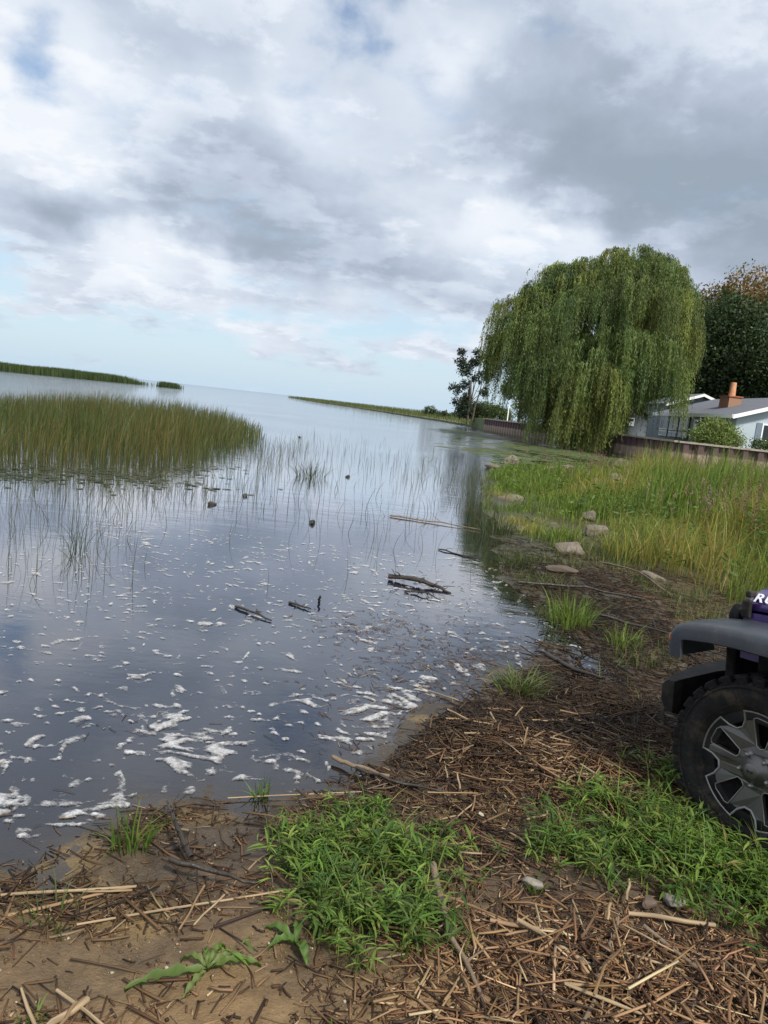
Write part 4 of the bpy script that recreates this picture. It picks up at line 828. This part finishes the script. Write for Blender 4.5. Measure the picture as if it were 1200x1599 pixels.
# dock plant with large single leaves
dk_ = empty('dock_plant', (-.37, 2.02, float(gh(np.array([-.37]), np.array([2.02]))[0]) + .01))
def big_leaf(az, ln, wd, rise, col, parent):
    V = []; n = 17
    for i in range(n):
        t = i / (n - 1); w = wd * (math.sin(math.pi * min(t * .93 + .05, 1)) ** .8) * .5 * (1 + .22 * math.sin(t * 23 + az * 7) + .10 * math.sin(t * 51)); z = rise * math.sin(t * 2.6) - .03 * t * t
        for s_, dz in ((-1, .010), (0, -.004), (1, .010)): V.append((t * ln, s_ * w, z + dz + .004 * math.sin(t * 23 + s_)))
    F = [(i * 3 + j, i * 3 + j + 1, i * 3 + j + 4, i * 3 + j + 3) for i in range(n - 1) for j in (0, 1)]
    o = mesh_np('leaf', np.array(V), np.array(F), MLEAF, parent, np.repeat(np.array([col]), len(V), 0) * rng.uniform(.85, 1.15, (len(V), 1)), True); o.rotation_euler = (0, 0, az)
for a_, l_, w_, r_ in [(3.5, .23, .040, .015), (4.3, .12, .020, .012), (2.7, .10, .022, .03), (1.3, .11, .020, .04), (.35, .16, .030, .03), (2.0, .08, .018, .04), (.75, .12, .022, .03)]:
    big_leaf(a_, l_, w_, r_, random.choice([(.10, .15, .035), (.13, .165, .05), (.085, .13, .03)]), dk_)
tag(dk_, 'broad leaved dock plant flat on the sand at lower left', 'plant')
dk2 = empty('dock_plant', (-.13, 2.2, float(gh(np.array([-.13]), np.array([2.2]))[0]) + .01))
for a_, l_ in [(2.7, .13), (3.6, .10), (1.6, .10), (5.2, .10)]: big_leaf(a_, l_, .03, .04, (.08, .14, .03), dk2)
tag(dk2, 'small broad leaved plant at the left hem of the middle weeds', 'plant')

# ------------------------------------------------------------------ foam on the water (outlined by marching squares, low domes)
def foam():
    st = .0095; xs = np.arange(-3.4, 1.7, st); ys = np.arange(2.45, 9.2, st); X, Y = np.meshgrid(xs, ys)
    wxp = X + (fbm(X * 3, Y * 3, 201, 3) - .5) * .30; wyp = Y + (fbm(X * 3 + 5, Y * 3, 205, 3) - .5) * .30
    n1 = fbm(wxp * 17, wyp * 21, 211, 4, .5); n2 = fbm(wxp * 2.4, wyp * 2.4, 221, 3)
    rid = 1 - np.abs(2 * fbm(wxp * 5.5, wyp * 8, 241, 4) - 1); hol = np.clip((vn(wxp * 34, wyp * 34, 251) - .55) * 2.5, 0, 1)
    reg = .30 * gau(X, Y, -.9, 3.66, .24, .13, -.5) + .20 * gau(X, Y, -.75, 3.45, .25, .2, -.4) + .30 * gau(X, Y, .08, 4.3, .34, .22, .3) + .26 * gau(X, Y, .35, 4.6, .16, .5, -.35) + .22 * gau(X, Y, -.05, 3.8, .16, .3, -.3) \
        + .13 * gau(X, Y, -1.1, 3.1, .9, .55) + .07 * gau(X, Y, -1.3, 4.5, 1.6, 1.1) + .10 * gau(X, Y, -.1, 6.0, .5, .55) + .045 * gau(X, Y, -.6, 7.2, 1.8, 1.4) + .13 * gau(X, Y, -1.1, 2.85, .4, .2) + .10 * gau(X, Y, -1.9, 5.6, .5, .2) + .08 * gau(X, Y, -1.1, 8.2, .6, .5) + .16 * gau(X, Y, .25, 7.6, .5, .25)
    dn = np.clip(reg * 2.6 + (n2 - .5) * .7 - .08, 0, 1)
    fleck = n1 - (.690 - .16 * dn)
    lace = (rid * .55 + n1 * .45 - (.865 - .23 * dn)) * 1.2 - .05 * hol
    f = np.maximum(fleck, lace) * .9
    f = np.where(gh(X, Y) > -.004, -1, f)
    ny, nx = f.shape; ins = f > 0; cnt = ins[:-1, :-1].astype(int) + ins[:-1, 1:] + ins[1:, 1:] + ins[1:, :-1]
    V = []; polys = []
    H = lambda q: .002 + .009 * min(max(q, 0) * 7, 1) ** .8
    for j, i in zip(*np.nonzero(cnt)):
        cs = ((j, i), (j, i + 1), (j + 1, i + 1), (j + 1, i)); out = []
        for a_, b_ in zip(cs, cs[1:] + cs[:1]):
            fa, fb = f[a_], f[b_]
            if fa > 0: out.append((xs[a_[1]], ys[a_[0]], H(fa)))
            if (fa > 0) != (fb > 0):
                t = fa / (fa - fb); t = min(max(t, .02), .98); out.append((xs[a_[1]] + (xs[b_[1]] - xs[a_[1]]) * t, ys[a_[0]] + (ys[b_[0]] - ys[a_[0]]) * t, .002))
        if len(out) >= 3: polys.append(list(range(len(V), len(V) + len(out)))); V += out
    me = bpy.data.meshes.new('foam'); me.from_pydata(V, [], polys); me.validate()
    m_f, b, o_ = mat('foam'); b.inputs['Roughness'].default_value = .8
    pos = N('ShaderNodeNewGeometry').outputs['Position']
    rp = N('ShaderNodeValToRGB'); L(NZ(pos, 35, 6, .7), rp.inputs[0]); e = rp.color_ramp.elements
    e[0].position = .34; e[0].color = (.22, .20, .18, 1); e[1].position = .60; e[1].color = (.53, .54, .56, 1)
    sz3 = N('ShaderNodeSeparateXYZ'); L(pos, sz3.inputs[0])
    L(M2('MULTIPLY', SS(M2('ADD', sz3.outputs['Z'], M2('MULTIPLY', M2('SUBTRACT', NZ(VM('MULTIPLY', pos, (1, 1.5, 1)), 55, 6, .75), .5), .022)), .0005, .012), .82), b.inputs['Alpha'])
    L(rp.outputs[0], b.inputs['Base Color'])
    bp = N('ShaderNodeBump'); bp.inputs['Strength'].default_value = .7; bp.inputs['Distance'].default_value = .01; L(NZ(pos, 120, 4, .6), bp.inputs['Height']); L(bp.outputs[0], b.inputs['Normal'])
    me.materials.append(m_f)
    bm = bmesh.new(); bm.from_mesh(me); bmesh.ops.remove_doubles(bm, verts=bm.verts, dist=.0008); bm.to_mesh(me); bm.free()
    me.polygons.foreach_set('use_smooth', np.ones(len(me.polygons), bool))
    tag(link(bpy.data.objects.new('foam', me)), 'white foam flecks and scum drifting on the near water', 'foam', kind='stuff')
foam()

# ------------------------------------------------------------------ off-road vehicle (x forward, y left, z up; origin on the ground below its middle)
m_purple = pmat('purple_paint', (.050, .018, .13), .32, .25, .06, 3, 0, 40, .8)
m_plas = pmat('grey_plastic', (.026, .031, .040), .38, 0, .12, 6, .12, 260)
m_black = pmat('black_plastic', (.010, .010, .011), .7, 0, .2, 6, spec=.2)
m_tyre = pmat('tyre_rubber', (.012, .0115, .0115), .8, 0, .5, 12, .4, 70, spec=.25)
m_rim = pmat('grey_alloy', (.16, .155, .15), .42, .75, .12, 8)
m_edge = pmat('machined_edge', (.30, .29, .28), .42, .75, .12, 12)
m_amber, b, o_ = mat('amber_lens'); b.inputs['Base Color'].default_value = (.75, .16, .01, 1); b.inputs['Roughness'].default_value = .2
L(VM('MULTIPLY', NZ(N('ShaderNodeTexCoord').outputs['Object'], 60, 2), (.85, .2, .02)), b.inputs['Base Color'])
def grime(m, col, amt, lo, hi, scale):
    global nt
    nt = m.node_tree; b = nt.nodes['Principled BSDF']; src = b.inputs['Base Color'].links[0].from_socket
    tc = N('ShaderNodeTexCoord').outputs['Object']
    mxn = N('ShaderNodeMix', data_type='RGBA'); L(M2('MULTIPLY', M2('ADD', SS(NZ(tc, scale, 7, .68), lo, hi), M2('MULTIPLY', SS(NZ(tc, scale * 6, 4, .6), .6, .72), .5)), amt), mxn.inputs[0])
    L(src, mxn.inputs[6]); mxn.inputs[7].default_value = col; L(mxn.outputs[2], b.inputs['Base Color'])
grime(m_tyre, (.11, .085, .06, 1), .55, .46, .72, 9); grime(m_plas, (.16, .13, .10, 1), .22, .45, .75, 7); grime(m_black, (.12, .095, .07, 1), .25, .45, .7, 9); grime(m_rim, (.12, .095, .07, 1), .45, .48, .7, 12); grime(m_purple, (.16, .13, .11, 1), .18, .5, .75, 8)
m_lens = pmat('clear_lens', (.5, .52, .55), .1, .3, .1, 6)
m_red = pmat('red_lens', (.35, .01, .01), .2, 0, .1, 6)
m_letter = pmat('letter_white', (.75, .75, .78), .5, 0, .05, 6)
AL, BE = R(56.0), R(5.0)
hd = Vector((-math.cos(AL), math.sin(AL), 0)); lf = Vector((-math.sin(AL), -math.cos(AL), 0)); zz = Vector((0, 0, 1))
X_ = hd * math.cos(BE) - zz * math.sin(BE); Z_ = hd * math.sin(BE) + zz * math.cos(BE)
RM = Matrix(((X_.x, lf.x, Z_.x), (X_.y, lf.y, Z_.y), (X_.z, lf.z, Z_.z)))
AX, HUBY, TR = 1.475, .875, .405
hub = Vector((1.655, 3.03, .405))
veh = empty('off_road_vehicle'); veh.matrix_world = Matrix.Translation(hub - RM @ Vector((AX, HUBY, TR))) @ RM.to_4x4()
tag(veh, 'dark purple off road vehicle with grey fender at the right edge', 'vehicle')
def lathe(name, prof, m, parent, loc=(0, 0, 0), seg=48):
    """prof: (radius, y)"""
    sec = []
    for r_, y in prof: sec.append([(r_ * math.cos(6.28318 * k / seg), y, r_ * math.sin(6.28318 * k / seg)) for k in range(seg)])
    o = loft(name, sec, m, parent, True, True, False); o.location = loc; return o
def curve_mesh(name, splines, m, parent, extrude=0, bevel=0, fill=True, fn=None, cyc=True):
    cu = bpy.data.curves.new(name, 'CURVE'); cu.dimensions = '2D' if fill else '3D'
    if fill: cu.fill_mode = 'BOTH'
    cu.extrude = extrude; cu.bevel_depth = bevel; cu.bevel_resolution = 1
    for pts in splines:
        s = cu.splines.new('POLY'); s.points.add(len(pts) - 1); s.use_cyclic_u = cyc
        for q, p in zip(s.points, pts): q.co = (p[0], p[1], 0, 1)
    t = bpy.data.objects.new('tmp', cu); C.objects.link(t)
    me = bpy.data.meshes.new_from_object(t.evaluated_get(bpy.context.evaluated_depsgraph_get())); bpy.data.objects.remove(t); bpy.data.curves.remove(cu)
    me.name = name; me.materials.clear(); me.materials.append(m)
    if fn:
        for v in me.vertices: v.co = fn(v.co)
    return link(bpy.data.objects.new(name, me), parent)
def arc(r_, a0, a1, n=8): return [(r_ * math.cos(a0 + (a1 - a0) * i / n), r_ * math.sin(a0 + (a1 - a0) * i / n)) for i in range(n + 1)]
RR = .248
def rim_shapes():
    outer, notch, holes = [], [], []
    for i in range(5):
        c = R(90 + 6) + i * R(72); a0 = c - R(36)
        # a window is centred on c, a notch on a0
        outer += arc(RR, a0 + R(15), a0 + R(57), 7)
        nt_ = [(RR, a0 + R(57)), (.205, a0 + R(60)), (.178, a0 + R(67)), (.178, a0 + R(77)), (.205, a0 + R(84)), (RR, a0 + R(87))]
        npt = [(r_ * math.cos(a), r_ * math.sin(a)) for r_, a in nt_]; outer += npt[1:-1]; notch.append(npt)
        hp = [(.100, -.020), (.212, -.046), (.222, -.030), (.222, .030), (.212, .046), (.100, .020), (.092, .0)]
        holes.append([(u * math.cos(c) - w * math.sin(c), u * math.sin(c) + w * math.cos(c)) for u, w in hp])
    return outer, notch, holes
OUT, NOT, HOL = rim_shapes()
def dish(r_): return -.012 - .030 * max(0, 1 - abs(r_ - .13) / .13) if r_ < .26 else 0
tb = bmesh.new(); bm_box(tb, (-.029, -.030, -.006), (.029, .030, .017)); me_lug = bpy.data.meshes.new('tread_block'); bmesh.ops.bevel(tb, geom=tb.edges[:], offset=.004, segments=1, affect='EDGES'); tb.to_mesh(me_lug); tb.free(); me_lug.materials.append(m_tyre)
tb = bmesh.new(); bm_box(tb, (-.027, -.012, -.036), (.027, .016, .036)); me_sh = bpy.data.meshes.new('tread_block'); bmesh.ops.bevel(tb, geom=tb.edges[:], offset=.004, segments=1, affect='EDGES'); tb.to_mesh(me_sh); tb.free(); me_sh.materials.append(m_tyre)
def wheel(x, side, steer=0, detail=True):
    # local frame of the wheel: y outward, face at y = 0
    w = lathe('wheel', [(.20, -.02), (.243, -.005), (.25, -.02), (.235, -.05), (.225, -.2), (.05, -.2), (.05, -.08), (.19, -.09), (.20, -.02)], m_black, veh)
    w.location = (x, side * HUBY, TR); w.rotation_euler = (0, 0, (0 if side > 0 else math.pi) + steer)
    T = TR - .026
    lathe('tyre', [(.235, -.02), (.255, .005), (.285, .020), (.32, .026), (.347, .020), (.366, .004), (T - .008, -.018), (T, -.04), (T + .002, -.10), (T, -.17), (T - .012, -.205), (.37, -.235), (.30, -.24), (.24, -.20)], m_tyre, w, seg=56)
    if detail:
        for i in range(30):
            for k_, (yy, off, tw) in enumerate(((-.052, 0, .25), (-.108, .5, -.3), (-.165, .25, .25))):
                a = 6.28318 * (i + off) / 30; o = bpy.data.objects.new('tread_block', me_lug); link(o, w)
                o.location = (T * math.cos(a), yy, T * math.sin(a)); o.rotation_euler = (Matrix.Rotation(-(a - math.pi / 2), 3, 'Y') @ Matrix.Rotation(tw, 3, 'Z')).to_euler()
            a = 6.28318 * (i + .5) / 30; o = bpy.data.objects.new('tread_block', me_sh); link(o, w)
            o.location = ((T - .018) * math.cos(a), -.004, (T - .018) * math.sin(a)); o.rotation_euler = (Matrix.Rotation(-(a - math.pi / 2), 3, 'Y') @ Matrix.Rotation(-.28, 3, 'X')).to_euler()
        for r_, yy in ((.27, .0135), (.345, .0245)): lathe('sidewall_ring', [(r_, yy), (r_ + .004, yy + .004), (r_ + .008, yy)], m_tyre, w, seg=56)
    toy = lambda off: (lambda c: Vector((c.x, c.z + off + dish(math.hypot(c.x, c.y)), c.y)))
    curve_mesh('rim', [OUT] + HOL, m_rim, w, .010, .002, True, toy(-.006))
    for nn in NOT: curve_mesh('rim_edge', [nn], m_edge, w, 0, .0062, False, toy(.006), False)
    for i in range(5):
        a0 = R(96 - 36) + i * R(72); curve_mesh('rim_edge', [arc(RR - .002, a0 + R(14), a0 + R(58), 7)], m_edge, w, 0, .0068, False, toy(.006), False)
        curve_mesh('rim_edge', [HOL[i]], m_edge, w, 0, .0036, False, toy(.006))
    cap = lathe('hub_cap', [(.066, -.03), (.064, -.012), (.040, -.006), (.034, .010), (.028, .014), (.001, .017)], m_rim, w, seg=28)
    for i in range(5):
        a = R(60) + i * R(72); lathe('lug_nut', [(.021, -.034), (.0215, -.018), (.012, -.015), (.011, .002), (.004, .006), (.001, .0065)], m_black if i < 0 else m_edge, w, (.068 * math.cos(a), -.004, .068 * math.sin(a)), 10).scale = (.8, 1, .8)
    if detail:
        cu = bpy.data.curves.new('t', 'FONT'); cu.body = 'Jeep'; cu.size = .017; cu.align_x = 'CENTER'; cu.align_y = 'CENTER'; cu.extrude = .0006
        t = bpy.data.objects.new('t', cu); C.objects.link(t); me = bpy.data.meshes.new_from_object(t.evaluated_get(bpy.context.evaluated_depsgraph_get())); bpy.data.objects.remove(t)
        for v in me.vertices: v.co = Vector((-v.co.x, .0165 + v.co.z, v.co.y))
        me.materials.clear(); me.materials.append(m_black); link(bpy.data.objects.new('hub_lettering', me), w)
    return w
wheel(AX, 1, R(-4)); wheel(AX, -1, R(-4), False); wheel(-AX, 1, 0, False); wheel(-AX, -1, 0, False)
# fender flares
def flare(xc, side, path, lip=.075):
    P = [Vector((xc + a, 0, b_)) for a, b_ in path]; n = len(P); sec = []
    prof = [(.60, .0), (.80, .004), (.895, .002), (.918, -.004), (.932, -.016), (.937, -.032), (.938, -lip), (.928, -lip - .006), (.915, -.055), (.86, -.03), (.60, -.024)]
    for i in range(n):
        t = (P[min(i + 1, n - 1)] - P[max(i - 1, 0)]).normalized(); nr = Vector((t.z, 0, -t.x))
        if nr.z < 0 and abs(t.x) > .4: nr = -nr
        sec.append([(P[i].x + nr.x * o2, side * y, P[i].z + nr.z * o2) for y, o2 in prof])
    o = loft('fender_flare', sec, m_plas, veh); es = o.modifiers.new('split', 'EDGE_SPLIT'); es.split_angle = R(38); return o
FP = [(.415, .80), (.422, .85), (.418, .905), (.392, .948), (.34, .970), (.22, .984), (.08, .988), (-.08, .984), (-.18, .965), (-.27, .915), (-.34, .83), (-.40, .74), (-.46, .64), (-.52, .55)]
RP = [(.44, .55), (.42, .66), (.38, .80), (.30, .92), (.18, .975), (0, .985), (-.18, .97), (-.32, .92), (-.42, .82), (-.48, .70)]
# paths are walked front to back, so the outward normal points up and away from the wheel
for sd2 in (1, -1):
    flare(AX, sd2, FP); flare(-AX, sd2, RP)
    lm = lathe('marker_lamp', [(.001, .012), (.014, .010), (.019, .002), (.020, -.004)], m_amber, veh, seg=16); lm.location = (AX + .412, sd2 * .908, .885); lm.scale = (1.0, 1.2, 1.3); lm.rotation_euler = (0, 0, R(-60 if sd2 > 0 else -120))
    bm = bmesh.new(); bm_box(bm, (AX - .60, sd2 * .60 - .02, .50), (AX + .16, sd2 * .60 + .02, .955)); from_bm('inner_fender', bm, m_black, veh)
    for bx_ in (.30, .05, -.20): lathe('flare_bolt', [(.001, .006), (.007, .005), (.009, 0)], m_black, veh, (AX + bx_, sd2 * .70, .994), 8).rotation_euler = (R(90), 0, 0)
# hood and front
def hoodsec(x, w, z):
    h_ = [(w, z), (w - .012, z + .035), (w - .045, z + .075), (w - .11, z + .097), (w * .55, z + .112), (0, z + .12)]
    return [(x, y, q) for y, q in h_] + [(x, -y, q) for y, q in h_[-2::-1]]
HX = AX + .255
loft('hood', [hoodsec(HX + .02, .585, 1.005), hoodsec(HX - .02, .598, 1.028), hoodsec(HX - .3, .625, 1.04), hoodsec(HX - .75, .67, 1.06), hoodsec(HX - 1.12, .70, 1.075)], m_purple, veh, True)
for sd2 in (1, -1):
    bm = bmesh.new(); q = [(HX + .005, .602, .80), (HX - 1.12, .705, .80), (HX - 1.12, .705, 1.062), (HX + .005, .602, 1.015)]
    A = [bm.verts.new((a, sd2 * b_, c)) for a, b_, c in q]; B = [bm.verts.new((a, sd2 * (b_ - .04), c)) for a, b_, c in q]
    bm.faces.new(A); bm.faces.new(B[::-1])
    for i in range(4): bm.faces.new((A[i], A[(i + 1) % 4], B[(i + 1) % 4], B[i]))
    from_bm('cowl_side', bm, m_purple, veh)
    lt = box('hood_latch', (HX - .035, sd2 * .612 - .012, .99), (HX + .008, sd2 * .612 + .012, 1.075), m_black, veh, .008)
    box('latch_strap', (HX - .03, sd2 * .585 - .02, 1.085), (HX + .0, sd2 * .585 + .03, 1.115), m_black, lt, .008)
gr = prism('grille', [(-.60, .62), (.60, .62), (.615, 1.0), (.58, 1.04), (-.58, 1.04), (-.615, 1.0)], 'x', HX + .022, HX + .075, m_black, veh, .012)
for i in range(7): box('grille_slot', (HX + .0755, -.27 + i * .09 - .025, .70), (HX + .082, -.27 + i * .09 + .025, .97), m_plas, gr)
for sd2 in (1, -1): lathe('headlight', [(.001, .02), (.07, .012), (.088, -.01)], m_lens, veh, (HX + .078, sd2 * .44, .87), 24).rotation_euler = (0, 0, R(-90))
# front bumper with turned-back ends
bsec = lambda y, x0, x1, z0, z1: [(x0, y, z0), (x1 - .03, y, z0), (x1, y, z0 + .05), (x1, y, z1 - .03), (x1 - .03, y, z1), (x0, y, z1)]
bx0 = AX + .40
loft('front_bumper', [bsec(-.79, bx0 + .01, bx0 + .12, .50, .655), bsec(-.74, bx0, bx0 + .15, .485, .66), bsec(-.45, bx0 + .0, bx0 + .21, .48, .665), bsec(0, bx0 + .0, bx0 + .23, .48, .665), bsec(.45, bx0 + .06, bx0 + .21, .48, .665), bsec(.74, bx0 + .05, bx0 + .145, .485, .66), bsec(.79, bx0 + .06, bx0 + .125, .50, .65)], m_black, veh, False)
fb = veh.children[-1]; fb.data.materials.append(m_plas)
for p_ in fb.data.polygons: p_.material_index = 1 if p_.normal.z > .75 else 0  # upward faces coloured lighter; black on the others stands in for the hollow's shade
box('frame_rail', (-1.9, .36, .50), (bx0 + .02, .46, .62), m_black, veh); box('frame_rail', (-1.9, -.46, .50), (bx0 + .02, -.36, .62), m_black, veh)
box('front_axle', (AX - .06, -.72, .34), (AX + .06, .66, .46), m_black, veh, .03); box('rear_axle', (-AX - .06, -.66, .34), (-AX + .06, .66, .46), m_black, veh, .03)
# cabin
CX = HX - 1.12
prism('body_tub', [(CX, .52), (CX, 1.14), (-2.05, 1.14), (-2.10, .60), (-1.98, .55), (-1.0, .55), (-.98, .50)], 'y', -.735, .735, m_purple, veh, .02)
prism('rock_rail', [(AX - .55, .46), (AX - .55, .54), (-AX + .5, .54), (-AX + .5, .46)], 'y', -.80, .80, m_black, veh, .02)
for sd2 in (1, -1):
    for x0, x1 in ((-.28, CX - .03), (-1.05, -.32)):
        d_ = prism('door', [(x0, .58), (x1, .58), (x1, 1.13), (x0, 1.13)], 'y', sd2 * .738, sd2 * .765, m_purple, veh, .008)
        box('door_handle', (x0 + .06, sd2 * .768, 1.0), (x0 + .2, sd2 * .79, 1.04), m_black, d_)
        prism('door_glass', [(x0 + .03, 1.14), (x1 - .03, 1.14), (x1 - (.18 if x1 > -.2 else .05), 1.64), (x0 + .03, 1.64)], 'y', sd2 * .69, sd2 * .70, m_glass, veh)
    mr_ = box('side_mirror', (CX - .20, sd2 * .80 if sd2 > 0 else -1.0, 1.16), (CX - .10, 1.0 if sd2 > 0 else -.80, 1.36), m_black, veh, .02)
    box('tail_light', (-2.10, sd2 * .66 - .06, .86), (-2.06, sd2 * .66 + .06, 1.06), m_red, veh)
prism('windshield_frame', [(CX - .02, 1.14), (CX + .04, 1.14), (CX - .14, 1.68), (CX - .20, 1.68)], 'y', -.70, .70, m_purple, veh, .01)
prism('windshield', [(CX + .044, 1.20), (CX + .05, 1.20), (CX - .11, 1.63), (CX - .12, 1.63)], 'y', -.60, .60, m_glass, veh)
prism('hard_top', [(CX - .16, 1.66), (CX - .2, 1.74), (-2.0, 1.74), (-2.06, 1.15), (-1.10, 1.15), (-1.10, 1.66)], 'y', -.70, .70, m_black, veh, .03)
box('rear_bumper', (-2.24, -.78, .50), (-2.08, .78, .66), m_plas, veh, .02)
# lettering along the hood side
cu = bpy.data.curves.new('t', 'FONT'); cu.body = 'RUBICON'; cu.size = .062; cu.space_character = 1.12; cu.shear = .12; cu.offset = .0012; cu.extrude = .0008
t = bpy.data.objects.new('t', cu); C.objects.link(t); me = bpy.data.meshes.new_from_object(t.evaluated_get(bpy.context.evaluated_depsgraph_get())); bpy.data.objects.remove(t)
import copy
for sd2 in (1, -1):
    m_ = me.copy(); w_ = max(v.co.x for v in me.vertices)
    for v in m_.vertices:
        u = v.co.x if sd2 > 0 else w_ - v.co.x
        x = HX - .030 - u * 1.25; s_ = v.co.y / .045
        yb = .608 + (HX - .030 - x) * .09 + .004; zb = 1.068 + (HX - .030 - x) * .042
        v.co = Vector((x, sd2 * (yb - .012 - .030 * s_ + v.co.z), zb + .036 * s_ + v.co.z + .003))
    m_.materials.clear(); m_.materials.append(m_letter); link(bpy.data.objects.new('hood_lettering', m_), veh)
